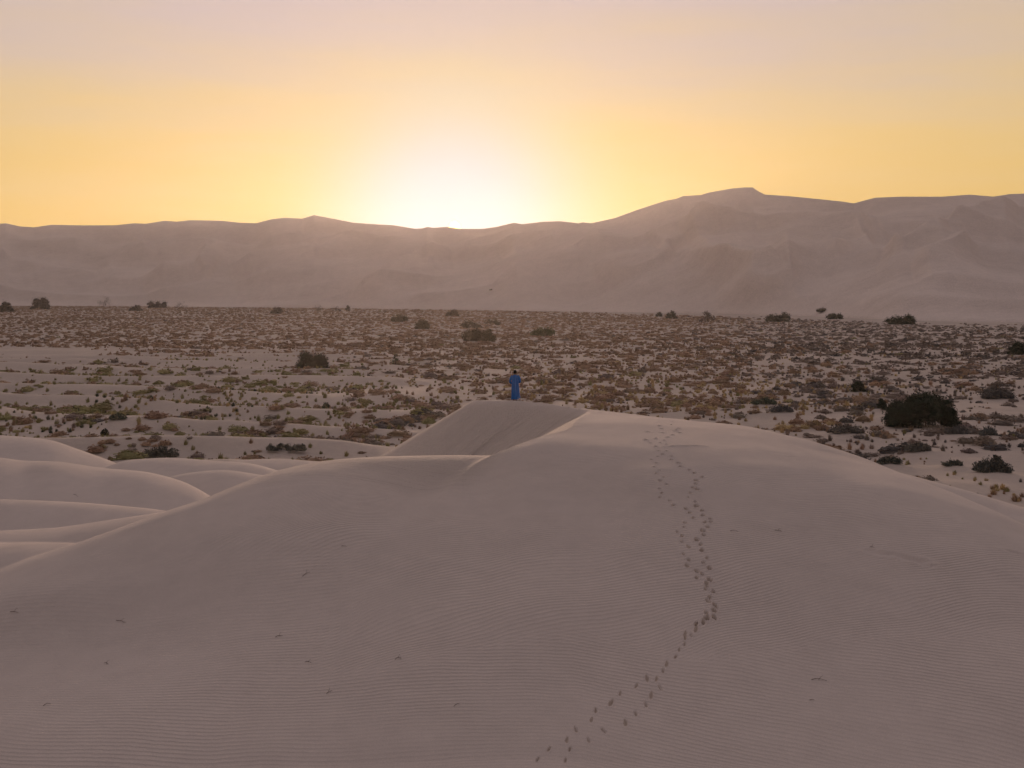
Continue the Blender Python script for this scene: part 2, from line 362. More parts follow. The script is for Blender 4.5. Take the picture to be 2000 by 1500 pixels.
# ------------------------------------------------------------------ materials
def new_mat(name):
    m = bpy.data.materials.new(name); m.use_nodes = True
    t = m.node_tree; t.nodes.clear()
    o = t.nodes.new('ShaderNodeOutputMaterial'); b = t.nodes.new('ShaderNodeBsdfPrincipled')
    t.links.new(b.outputs[0], o.inputs[0]); b.inputs['Roughness'].default_value = 0.9
    b.inputs['Specular IOR Level'].default_value = 0.15
    return m, t, b, o
def sand_material(name, c1, c2, ripples=False, coarse=False):
    m, t, b, o = new_mat(name); L = t.links
    tc = t.nodes.new('ShaderNodeTexCoord')
    def nz(scale, detail=3, rough=0.5, vec=None, dist=0.0):
        n = t.nodes.new('ShaderNodeTexNoise'); n.inputs['Scale'].default_value = scale; n.inputs['Detail'].default_value = detail
        n.inputs['Roughness'].default_value = rough; n.inputs['Distortion'].default_value = dist
        L.new(vec or tc.outputs['Object'], n.inputs['Vector']); return n
    big = nz(0.05 if not coarse else 0.012, 4); mid = nz(1.3 if not coarse else 0.15, 5, 0.6); fine = nz(38.0 if not coarse else 1.2, 3, 0.7)
    r = ramp(t, [(0.35, c1), (0.65, c2)]); L.new(big.outputs['Fac'], r.inputs[0])
    def mul(col, fac, lo, hi):
        mr = t.nodes.new('ShaderNodeMapRange'); mr.inputs['From Min'].default_value = 0.25; mr.inputs['From Max'].default_value = 0.75
        mr.inputs['To Min'].default_value = lo; mr.inputs['To Max'].default_value = hi; L.new(fac, mr.inputs['Value'])
        s = t.nodes.new('ShaderNodeVectorMath'); s.operation = 'SCALE'; L.new(col, s.inputs[0]); L.new(mr.outputs[0], s.inputs['Scale']); return s.outputs[0]
    c = mul(r.outputs[0], mid.outputs['Fac'], 0.95, 1.05)
    c = mul(c, fine.outputs['Fac'], 0.86, 1.13)
    L.new(c, b.inputs['Base Color'])
    def attr(n):
        a = t.nodes.new('ShaderNodeAttribute'); a.attribute_name = n; return a.outputs['Fac']
    def mth(op, a, bb=None, cc=None):
        q = t.nodes.new('ShaderNodeMath'); q.operation = op
        for i, s in enumerate((a, bb, cc)):
            if s is None: continue
            if hasattr(s, 'links') or hasattr(s, 'is_linked'): L.new(s, q.inputs[i])
            else: q.inputs[i].default_value = s
        return q.outputs[0]
    fb = t.nodes.new('ShaderNodeBump'); fb.inputs['Strength'].default_value = 0.5; fb.inputs['Distance'].default_value = 0.01 if not coarse else 0.3
    L.new(fine.outputs['Fac'], fb.inputs['Height'])
    last = fb
    if ripples:
        wob = nz(1.1, 4, 0.62); wob2 = nz(5.0, 3, 0.6); patch = nz(0.22, 3, 0.55)
        w = mth('MULTIPLY_ADD', wob.outputs['Fac'], 5.5, mth('MULTIPLY', wob2.outputs['Fac'], 2.4))
        def wave(a):
            s = mth('SINE', mth('ADD', attr(a), w))
            # sharp crests, flat troughs
            return mth('POWER', mth('MULTIPLY_ADD', s, 0.5, 0.5), 1.6)
        a, bb = wave('ph1'), wave('ph2'); mk = attr('mk')
        hgt = mth('ADD', mth('MULTIPLY', a, mth('SUBTRACT', 1.0, mk)), mth('MULTIPLY', bb, mk))
        mr = t.nodes.new('ShaderNodeMapRange'); mr.inputs['From Min'].default_value = 0.32; mr.inputs['From Max'].default_value = 0.62; mr.inputs['To Min'].default_value = 0.15; mr.inputs['To Max'].default_value = 1.0
        L.new(patch.outputs['Fac'], mr.inputs['Value'])
        hgt = mth('MULTIPLY', mth('MULTIPLY', hgt, mr.outputs[0]), attr('ramp'))
        rb = t.nodes.new('ShaderNodeBump'); rb.inputs['Strength'].default_value = 1.0; rb.inputs['Distance'].default_value = 0.0175
        L.new(hgt, rb.inputs['Height']); L.new(fb.outputs[0], rb.inputs['Normal']); last = rb
        # grain-flow streaks down the slip face
        cx = t.nodes.new('ShaderNodeCombineXYZ'); L.new(attr('along'), cx.inputs[0]); L.new(mth('MULTIPLY', attr('down'), 0.07), cx.inputs[1])
        st = nz(2.2, 5, 0.7, cx.outputs[0]); st2 = nz(0.8, 3, 0.6, cx.outputs[0])
        sh = mth('MULTIPLY', mth('SUBTRACT', mth('ADD', st.outputs['Fac'], st2.outputs['Fac']), 1.0), attr('slip'))
        sb = t.nodes.new('ShaderNodeBump'); sb.inputs['Strength'].default_value = 1.0; sb.inputs['Distance'].default_value = 0.30
        L.new(sh, sb.inputs['Height']); L.new(last.outputs[0], sb.inputs['Normal']); last = sb
        mixc = t.nodes.new('ShaderNodeMixRGB'); mixc.inputs[2].default_value = (0.50, 0.42, 0.36, 1)
        L.new(mth('MULTIPLY', attr('slip'), mth('MULTIPLY', st.outputs['Fac'], 0.9)), mixc.inputs[0]); L.new(c, mixc.inputs[1]); L.new(mixc.outputs[0], b.inputs['Base Color'])
    elif not coarse:
        md = nz(0.9, 4, 0.6); mb = t.nodes.new('ShaderNodeBump'); mb.inputs['Strength'].default_value = 0.8; mb.inputs['Distance'].default_value = 0.12
        L.new(md.outputs['Fac'], mb.inputs['Height']); L.new(last.outputs[0], mb.inputs['Normal']); last = mb
    else:
        mp = t.nodes.new('ShaderNodeMapping'); mp.inputs['Rotation'].default_value = (0, 0, R(18)); mp.inputs['Scale'].default_value = (0.35, 1.0, 0.8)
        L.new(tc.outputs['Object'], mp.inputs[0])
        md = nz(0.09, 6, 0.62, mp.outputs[0]); mb = t.nodes.new('ShaderNodeBump'); mb.inputs['Strength'].default_value = 1.0; mb.inputs['Distance'].default_value = 1.3
        L.new(md.outputs['Fac'], mb.inputs['Height']); L.new(last.outputs[0], mb.inputs['Normal']); last = mb
    L.new(last.outputs[0], b.inputs['Normal'])
    return m
M_dune = sand_material('dune_sand', (0.555, 0.475, 0.43, 1), (0.62, 0.53, 0.48, 1), ripples=True)
M_print = sand_material('churned_shaded_sand', (0.45, 0.365, 0.305, 1), (0.50, 0.41, 0.345, 1))  # footprint sand: churned brown, with shade of the dents painted into the colour
M_plain = sand_material('plain_sand', (0.46, 0.385, 0.335, 1), (0.54, 0.45, 0.39, 1))
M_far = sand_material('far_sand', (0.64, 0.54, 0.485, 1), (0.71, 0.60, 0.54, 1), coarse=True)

# ------------------------------------------------------------------ footprints and scuffs in the sand (column, row)
z5 = lambda L: [(1240+x/3.333, 800+y/3.333) for x, y in L]
z6 = lambda L: [(1000+x/4.287, 1150+y/4.287) for x, y in L]
DEEP = z5([(235,305),(237,327),(285,350),(298,372),(355,395),(388,415),(437,440),(398,462),(397,485),(380,510),(405,520),(393,602),(400,630),(437,658),(443,688),(487,715),(457,735),(495,732),
 (442,790),(448,820),(403,847),(428,880),(435,917),(445,997),(485,1035),(403,1052),(437,1073),(485,1110),(467,1130),(467,1150),(510,1187),(490,1225),(520,1275),(515,1310),(515,1355),(468,1362),(250,622),(357,673),(380,705)])
FAINT = z5([(360,543),(347,572),(473,765),(470,965),(402,1097),(460,1170),(475,1245),(465,1325),(445,1390),(400,1395),(85,145),(70,195),(100,217),(135,187),(135,240),(157,268),(180,290),(150,305),(205,270),(107,325),(140,348),(125,372),(160,395),
 (140,415),(187,440),(165,462),(207,487),(160,515),(175,543),(165,570),(227,595),(333,645),(325,735),(320,765),(275,795),(307,825),(305,860),(350,895),(315,940),(350,980),(340,1015),(165,62),(155,82),(160,105),(170,125),(177,150),
 (165,215),(205,225),(245,165),(215,180),(265,135),(285,122),(290,150),(240,78),(235,98),(190,200)])
LOW = z6([(1685,25),(1650,80),(1700,150),(1690,190),(1625,200),(1695,243),(1630,255),(1600,285),(1540,300),(1540,345),(1500,390),(1450,380),(1450,412),(1445,465),(1400,510),(1370,570),(1295,630),(1265,690),(1210,760),(1240,830),
 (1165,895),(1120,968),(1035,1045),(950,1125),(765,1190),(640,1268),(485,1347),(445,1440),(1130,750),(1040,815),(905,880),(830,955),(700,1020),(665,1100),(535,1180),(460,1265),(310,1345),(215,1430)])
WALK = [(1022,783.6),(1041,785.8),(1063,788.2),(1088,792.5),(1110,796),(1131,799.5),(1153,803),(1174,806.5),(1196,810),(1218,812.5),(1240,815),(1257,818)]
PRINTS = [(u, v, .05, .26, .14) for u, v in WALK]+[(u, v, .070, .27, .17) for u, v in DEEP]+[(u, v, .045, .25, .14) for u, v in FAINT]+[(u, v, .036, .34, .09) for u, v in LOW]
SCUFFS = [(1345,871,.07,.95,.22,0.0),(1322,872,.05,.8,.15,0.0),(1700,1075,.04,.5,.15,0),(1745,1084,.05,1.3,.3,-.25),(1785,1094,.07,.9,.28,-.35),(1808,1103,.05,.6,.2,-.5),(1985,1080,.04,.7,.2,-.2)]

def build_dunes():
    cols = columns(7.0, (1030, 1462, 1.6))
    rows = np.concatenate([np.linspace(0.4, 22, 24)[:-1], np.arange(22, 24, .2), np.arange(24, 48, .05), np.arange(48, 67, .08), np.arange(67, 112, .3)])
    U, UU, YY, X, Y = sheet(cols, rows)
    nr, nc = UU.shape
    z, own, sm, al, dd = near_dunes(UU.ravel(), YY.ravel())
    Z = z.reshape(nr, nc); own = own.reshape(nr, nc)
    front = np.arange(nc) < len(cols)
    # press the prints into the sand
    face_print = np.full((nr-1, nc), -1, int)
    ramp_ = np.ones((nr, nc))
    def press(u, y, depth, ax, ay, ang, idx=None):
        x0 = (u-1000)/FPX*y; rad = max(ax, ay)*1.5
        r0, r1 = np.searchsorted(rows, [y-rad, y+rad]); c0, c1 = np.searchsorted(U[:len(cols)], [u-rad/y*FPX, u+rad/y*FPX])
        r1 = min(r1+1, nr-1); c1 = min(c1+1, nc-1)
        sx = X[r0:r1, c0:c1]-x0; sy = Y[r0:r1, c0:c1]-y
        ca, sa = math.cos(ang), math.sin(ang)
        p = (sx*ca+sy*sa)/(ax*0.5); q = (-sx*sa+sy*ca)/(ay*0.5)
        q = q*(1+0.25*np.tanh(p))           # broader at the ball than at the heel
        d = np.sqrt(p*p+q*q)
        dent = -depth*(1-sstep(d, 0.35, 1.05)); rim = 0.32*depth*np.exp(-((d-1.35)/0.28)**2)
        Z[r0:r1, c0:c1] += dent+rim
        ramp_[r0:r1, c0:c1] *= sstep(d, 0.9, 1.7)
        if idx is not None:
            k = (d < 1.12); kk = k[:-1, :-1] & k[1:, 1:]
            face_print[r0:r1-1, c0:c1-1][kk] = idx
    ys = [dune_hit(u, v) for u, v, *_ in PRINTS]
    pw = np.array([((u-1000)/FPX*y, y) for (u, v, *_), y in zip(PRINTS, ys)])
    for i, ((u, v, dp, ax, ay), y) in enumerate(zip(PRINTS, ys)):
        d2 = ((pw-pw[i])**2).sum(1); d2[i] = 1e9
        dv = pw[int(np.argmin(d2+0.6*(np.abs(pw[:,1]-pw[i,1]) < .12)))]-pw[i]
        ang = math.atan2(abs(dv[1])+.35, dv[0]*(1 if dv[1] >= 0 else -1)*0.6)+random.uniform(-.35, .35)
        sc = random.uniform(.6, 1.0)
        press(u, y, dp*1.15*random.uniform(.8, 1.2), ax*sc, ay*sc, ang, i)
    for (u, v, dp, ax, ay, ang) in SCUFFS:
        press(u, dune_hit(u, v), dp, ax, ay, ang)
    nrm = grid_normals(X, Y, Z)
    # ripple phases: long straight ripples in front, wavier oblique ones on the flank
    warp = 1.3*noise(X*0.10, Y*0.12, 61)+0.35*noise(X*0.33, Y*0.4, 62)
    ph2 = 2*np.pi/0.165*(Y+0.030*X+0.26*np.maximum(X-1.5, 0)**1.1*1.0+0.5*warp)
    ph1 = 2*np.pi/0.150*(Y-0.42*X+0.020*(X+6)**2*0.4+warp)
    edge = 28.6+0.9*noise(X*.3, Y*.3, 63)+0.05*X
    mk = sstep(-Y, -(edge+0.9), -(edge-0.9))
    mk = np.maximum(mk, sstep(-X, 3.5, 6.5)*sstep(-Y, -36, -33))
    ramp_ = ramp_*(1-sm.reshape(nr, nc))*(1-0.5*sstep(Y, 50, 75))
    ramp_ = ramp_*(1-0.7*sstep(-X, 5.5, 8.5)*sstep(-Y, -39, -32)*sstep(Y, 27.3, 29)) # nearly smooth hollow on the left
    A = {'ph1': ph1.ravel(), 'ph2': ph2.ravel(), 'mk': mk.ravel(), 'ramp': ramp_.ravel(), 'slip': sm, 'along': al, 'down': dd}
    V = np.stack([X, Y, Z], -1).reshape(-1, 3); NN = nrm.reshape(-1, 3)
    F = grid_faces(nr, nc)
    fo = own[:-1].ravel().copy(); fp = face_print.ravel()
    fo[fp >= 0] = 100+fp[fp >= 0]
    UUr = UU[:-1].ravel(); fo[(UUr > 3201)] = np.where(fo[(UUr > 3201)] >= 100, 0, fo[(UUr > 3201)])
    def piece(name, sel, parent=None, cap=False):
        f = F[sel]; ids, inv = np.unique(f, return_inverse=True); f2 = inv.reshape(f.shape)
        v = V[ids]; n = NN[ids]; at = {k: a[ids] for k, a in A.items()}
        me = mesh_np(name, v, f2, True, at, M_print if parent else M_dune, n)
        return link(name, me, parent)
    o = piece('foreground_dune', fo == 0); tag(o, kind='structure')
    for k in range(1, 9):
        if (fo == k).sum() > 50:
            tag(piece('small_dune', fo == k), kind='structure')
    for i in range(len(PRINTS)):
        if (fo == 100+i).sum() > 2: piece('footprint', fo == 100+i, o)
    print('dunes', len(V), time.time()-T0)
    return o
dune = build_dunes()

# hand-placed bushes: (column, row of foot, width px, height px, colour, style, label)
DG, GG, OB, GB = (.013,.028,.016), (.085,.085,.060), (.12,.095,.055), (.11,.085,.072)
BUSHES = [
 (610,722,62,42,DG,'round',"round dark green bush standing alone on open sand left of the walker"),
 (1797,836,138,70,DG,'big',"largest dark green bush, broad and two-lobed, beyond the dune's right flank"),
 (1722,803,18,20,DG,'round',"small dark bush touching the left side of the largest bush"),
 (1676,768,28,20,DG,'round',"small black-green bush up and left of the largest bush"),
 (1992,693,42,24,DG,'round',"dark green bush cut off by the right edge of the picture"),
 (1762,633,58,19,DG,'wide',"dark flat-topped bush row at the foot of the great dune, far right"),
 (1520,628,46,17,(.07,.07,.055),'wide',"grey green double bush at the dune foot, left of the flat-topped dark one"),
 (1629,623,32,12,(.055,.06,.045),'wide',"low two-crowned bush at the dune foot under the tiny highest one"),
 (1605,609,20,8,(.06,.06,.05),'wide',"tiny bush standing highest on the sand at the great dune's foot"),
 (1381,629,34,20,GB,'loose',"loose twiggy grey bush at the dune foot, open branches"),
 (1312,622,24,14,(.09,.08,.06),'round',"small round grey bush right of its smaller twin at the dune foot"),
 (1287,618,15,9,(.10,.085,.07),'round',"smaller of the two neighbouring grey bushes at the dune foot"),
 (935,666,66,25,OB,'wide',"wide olive brown bush in the scrub beyond the walker, nearest of the sunlit-haze group"),
 (918,641,52,18,OB,'loose',"feathery olive bush just behind the wide olive brown one"),
 (960,634,34,13,OB,'loose',"thin feathery bush at the right end of the olive group"),
 (825,643,32,17,OB,'round',"rounded olive brown bush left of the feathery olive group"),
 (781,628,34,13,(.13,.10,.065),'wide',"low blurred olive bush, leftmost of the olive group"),
 (884,617,30,13,(.14,.10,.06),'round',"faint amber-tinted bush straight below the setting sun"),
 (1058,656,50,18,(.11,.11,.05),'wide',"green olive bush right of the wide olive brown one"),
 (541,612,27,13,GB,'round',"grey brown bush at the dune foot above the lone round bush's left"),
 (620,607,22,12,GB,'loose',"thin grey bush at the dune foot straight above the lone round bush"),
 (655,608,24,11,GB,'loose',"sparse grey bush, middle of three at the dune foot left of the sun"),
 (679,607,11,11,GB,'round',"small upright grey bush, right one of three at the dune foot"),
 (78,604,38,24,(.085,.07,.062),'round',"tall grey brown bush at the dune foot near the left edge"),
 (8,609,34,21,(.075,.062,.055),'round',"grey brown bush cut by the left edge at the dune foot"),
 (205,597,30,17,(.095,.075,.065),'loose',"peaked twiggy bush at the dune foot, second from the left edge group"),
 (266,607,28,12,(.11,.085,.07),'round',"low brown bush left of the wide grey one at the dune foot"),
 (306,601,42,14,(.095,.075,.07),'wide',"wide grey bush on the dune foot line in the left third"),
 (353,601,30,11,(.10,.08,.07),'loose',"low spreading grey bush right of the wide grey one"),
 (773,715,15,23,(.09,.10,.05),'loose',"slender upright green plant right of the lone round bush"),
 (637,800,18,20,(.06,.08,.05),'loose',"small upright blue-green plant in the grass rows below the lone round bush"),
 (312,889,64,23,(.06,.06,.05),'mound',"dark humped shrub at the sand's edge behind the left dunes"),
 (1938,926,64,26,(.055,.058,.052),'mound',"dark spiky shrub low at the right, nearest big shrub to the right edge"),
 (1945,903,22,18,(.06,.065,.055),'loose',"twiggy upright shrub behind the dark spiky shrub at right"),
 (1930,862,36,18,(.07,.075,.07),'mound',"grey-green domed shrub right of and below the largest bush"),
 (1652,851,62,17,(.085,.08,.072),'mound',"broad grey mound shrub on the plain left of the largest bush's foot"),
 (1492,797,50,14,(.05,.065,.048),'mound',"low dark green mound in the golden grass above the dune's right shoulder"),
 (1525,813,46,15,(.065,.065,.065),'mound',"slate grey mound below and right of the low dark green mound"),
 (1735,911,50,14,(.05,.055,.045),'mound',"dark green mat shrub half hidden by the dune's right crest"),
 (1868,857,44,17,(.07,.07,.068),'mound',"slate grey dome with tan grass at its right, below the largest bush"),
 (1795,882,56,18,(.075,.075,.065),'mound',"grey green mound on its own sand heap below the largest bush"),
 (230,834,36,12,(.05,.06,.045),'mound',"dark green mat shrub left of centre-left sand ridge end"),
 (205,846,17,11,(.05,.06,.045),'round',"small round green shrub beside the dark green mat shrub at left"),
 (1861,911,40,12,(.055,.06,.05),'mound',"dark mat shrub left of the dark spiky shrub at right"),
 (1945,778,70,26,(.065,.062,.06),'mound',"long slate-dark shrub mass right of the largest bush"),
 (560,884,80,12,(.07,.07,.06),'mound',"long dark shrub mat just beyond the saddle of the middle dune"),
 (958,567,9,3,(.10,.075,.05),'wide',"lone speck of a shrub on the great dune's face below the sun"),
]
bush_pos = []
for (u, v, w, h, c, st, lab) in BUSHES:
    y = CAMZ*FPX/(v-HOR) if v > HOR+24 else 1000.0
    if v < 645:
        ys_ = np.linspace(380, 1300, 1800); uu_ = np.full(1800, float(u)); yb_ = hin(uu_, HB[0], HB[2])
        zz_ = np.where(ys_ > yb_*.97, np.maximum(hill_z(uu_, ys_, yb_, yb_+330+60*np.sin(uu_/260.0)), plain_z(uu_, ys_)), plain_z(uu_, ys_))
        y = float(ys_[int(np.argmax(vpx(zz_, ys_) <= v+0.5))])
    if y < 500 and st in ('mound', 'big', 'round'):
        BUSH_BUMPS.append(((u-1000)/FPX*y, y, 0.6*w/FPX*y+.5, 0.35 if st == 'mound' else 0.2))
    bush_pos.append(y)

def build_plain():
    cols = columns(6.0)
    vrow = np.concatenate([np.arange(1010, 760, -1.3), np.arange(760, 640, -1.0), np.arange(640, 596, -0.8)])
    rows = np.concatenate([[50, 58, 64], CAMZ*FPX/(vrow-HOR), [1400, 1600]])
    rows = rows[np.concatenate([[True], np.diff(rows) > 0])]
    U, UU, YY, X, Y = sheet(cols, rows)
    Z = plain_z(UU.ravel(), YY.ravel()).reshape(UU.shape)
    Z[:3] = -1.2
    V = np.stack([X, Y, Z], -1).reshape(-1, 3)
    o = link('desert_plain', mesh_np('desert_plain', V, grid_faces(*UU.shape), True, None, M_plain)); tag(o, kind='structure')
    print('plain', len(V), time.time()-T0)
def build_hills():
    cols = columns(3.4)
    tt = np.concatenate([np.linspace(-0.06, 1.0, 190), [1.01,1.03,1.06,1.1,1.2,1.4,1.7,2.0]])
    U, UU, TT, X, Y = sheet(cols, tt)
    yb = hin(UU, HB[0], HB[2]); depth = 330+60*np.sin(UU/260.0)
    YY = yb+TT*depth
    X[:] = (UU-1000)/FPX*YY; Y[:] = YY
    k = len(cols); th = np.arctan2(np.sin(np.linspace(R(45), R(315), 56)[1:-1]), np.cos(np.linspace(R(45), R(315), 56)[1:-1]))
    X[:, k:] = YY[:, k:]*math.sqrt(2)*np.sin(th); Y[:, k:] = YY[:, k:]*math.sqrt(2)*np.cos(th)
    Z = hill_z(UU.ravel(), YY.ravel(), yb.ravel(), (yb+depth).ravel()).reshape(UU.shape)
    Z[-1] = -0.9
    V = np.stack([X, Y, Z], -1).reshape(-1, 3)
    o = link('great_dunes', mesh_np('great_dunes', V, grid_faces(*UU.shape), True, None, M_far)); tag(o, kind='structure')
    print('hills', len(V), time.time()-T0, Z.max())
build_plain(); build_hills()
def ground_z(u, y):
    u = np.atleast_1d(np.asarray(u, float)); y = np.atleast_1d(np.asarray(y, float))
    z = plain_z(u, y); yb = hin(u, HB[0], HB[2]); dp = 330+60*np.sin(u/260.0)
    h = hill_z(u, y, yb, yb+dp)
    z = np.where(y > yb*0.97, np.maximum(z, h), z)
    n = y < 112
    if n.any(): z[n] = np.maximum(z[n], near_z(u[n], y[n]))
    return z
# ------------------------------------------------------------------ vegetation
M_leaf, _t, _b, _o = new_mat('foliage')
_oi = _t.nodes.new('ShaderNodeObjectInfo'); _at = _t.nodes.new('ShaderNodeAttribute'); _at.attribute_name = 'col'
_mx = _t.nodes.new('ShaderNodeMixRGB'); _mx.blend_type = 'MULTIPLY'; _mx.inputs[0].default_value = 1
_t.links.new(_oi.outputs['Color'], _mx.inputs[1]); _t.links.new(_at.outputs['Color'], _mx.inputs[2])
_nz = _t.nodes.new('ShaderNodeTexNoise'); _nz.inputs['Scale'].default_value = 3.0
_mr = _t.nodes.new('ShaderNodeMapRange'); _mr.inputs['To Min'].default_value = 0.75; _mr.inputs['To Max'].default_value = 1.25
_t.links.new(_nz.outputs['Fac'], _mr.inputs['Value'])
_sc = _t.nodes.new('ShaderNodeVectorMath'); _sc.operation = 'SCALE'; _t.links.new(_mx.outputs[0], _sc.inputs[0]); _t.links.new(_mr.outputs[0], _sc.inputs['Scale'])
_t.links.new(_sc.outputs[0], _b.inputs['Base Color'])
M_wood, _t2, _b2, _o2 = new_mat('dry_wood')
_n2 = _t2.nodes.new('ShaderNodeTexNoise'); _n2.inputs['Scale'].default_value = 12
_r2 = ramp(_t2, [(0.3, (.07,.05,.038,1)), (0.7, (.15,.115,.085,1))]); _t2.links.new(_n2.outputs['Fac'], _r2.inputs[0]); _t2.links.new(_r2.outputs[0], _b2.inputs['Base Color'])

def dome(nt, nr, lobes, rg, top=0.8, sc=0.82, jit=0.10):
    """closed low dome, radius about 1, height about 1"""
    V = []; ph = rg.uniform(0, 6.28, 3)
    for i in range(nr):
        e = i/nr*math.pi/2
        for j in range(nt):
            a = 2*math.pi*(j+0.5*(i % 2))/nt
            r = sc*math.cos(e)*(1+lobes*(0.6*math.sin(2*a+ph[0])+0.5*math.sin(3*a+ph[1])))*(1+rg.uniform(-jit, jit))
            V.append((r*math.cos(a), r*math.sin(a), top*math.sin(e)*(1+rg.uniform(-jit, jit))*(1+lobes*math.sin(a+ph[2])) - (0.06 if i == 0 else 0)))
    V.append((0, 0, top))
    F = []
    for i in range(nr-1):
        for j in range(nt):
            k = (j+1) % nt; a, b, c, d = i*nt+j, i*nt+k, (i+1)*nt+k, (i+1)*nt+j
            F += [(a, b, c), (a, c, d)]
    for j in range(nt): F.append(((nr-1)*nt+j, (nr-1)*nt+(j+1) % nt, nr*nt))
    return np.array(V), np.array(F)
def tmpl(kind, n, seed):
    """plant template: V, F (triangles), per-vertex colour multiplier"""
    rg = np.random.default_rng(seed)
    Vs, Fs, Cs = [], [], []
    def add(V, F, C):
        k = sum(len(v) for v in Vs); Vs.append(V); Fs.append(F+k); Cs.append(C)
    if kind == 'tuft':
        V, F = dome(7, 2, 0.1, rg, 0.45, 0.5); add(V, F, np.full((len(V), 3), 0.8))
        a = rg.uniform(0, 2*np.pi, n); l = rg.uniform(0.15, 1, n)**0.8
        base = np.stack([np.cos(a)*l*0.35, np.sin(a)*l*0.35, np.zeros(n)], 1)
        tip = np.stack([np.cos(a)*l, np.sin(a)*l, (1-0.5*l*l)*rg.uniform(0.6, 1.05, n)], 1)
        side = np.stack([-np.sin(a), np.cos(a), np.zeros(n)], 1)*rg.uniform(.05, .10, (n, 1))
        V = np.stack([base-side, base+side, tip], 1).reshape(-1, 3); F = np.arange(3*n).reshape(-1, 3)
        c = np.repeat(rg.uniform(0.7, 1.35, (n, 1)), 3, 0)*np.array([1, 1, 1]); add(V, F, c)
    else:
        V, F = dome(9 if n > 60 else (6 if n > 20 else 5), 3 if n > 60 else 2, 0.16, rg, 0.80, 0.84); add(V, F, rg.uniform(0.75, 1.0, (len(V), 1))*np.ones((1, 3)))
        ph = rg.uniform(0, 6.28, 4)
        a = rg.uniform(0, 2*np.pi, n); e = np.arcsin(rg.uniform(0.0, 1, n))
        rr = (1+0.16*(np.sin(2*a+ph[0])+np.sin(3*a+ph[1])))*rg.uniform(0.82, 1.0, n)
        c0 = np.stack([np.cos(a)*np.cos(e)*rr, np.sin(a)*np.cos(e)*rr, np.sin(e)*0.9*(1+0.2*np.sin(a*2+ph[2]))*rg.uniform(.9, 1.05, n)], 1)
        sz = (0.13 if n > 60 else 0.30)
        V = (c0[:, None]+rg.normal(0, 1, (n, 3, 3))*sz*np.array([1, 1, 0.75])).reshape(-1, 3); V[:, 2] = np.maximum(V[:, 2], 0.0)
        F = np.arange(3*n).reshape(-1, 3)
        c = np.repeat(rg.uniform(0.6, 1.4, (n, 1)), 3, 0)*np.ones((1, 3)); add(V, F, c)
    return np.concatenate(Vs), np.concatenate(Fs), np.concatenate(Cs)

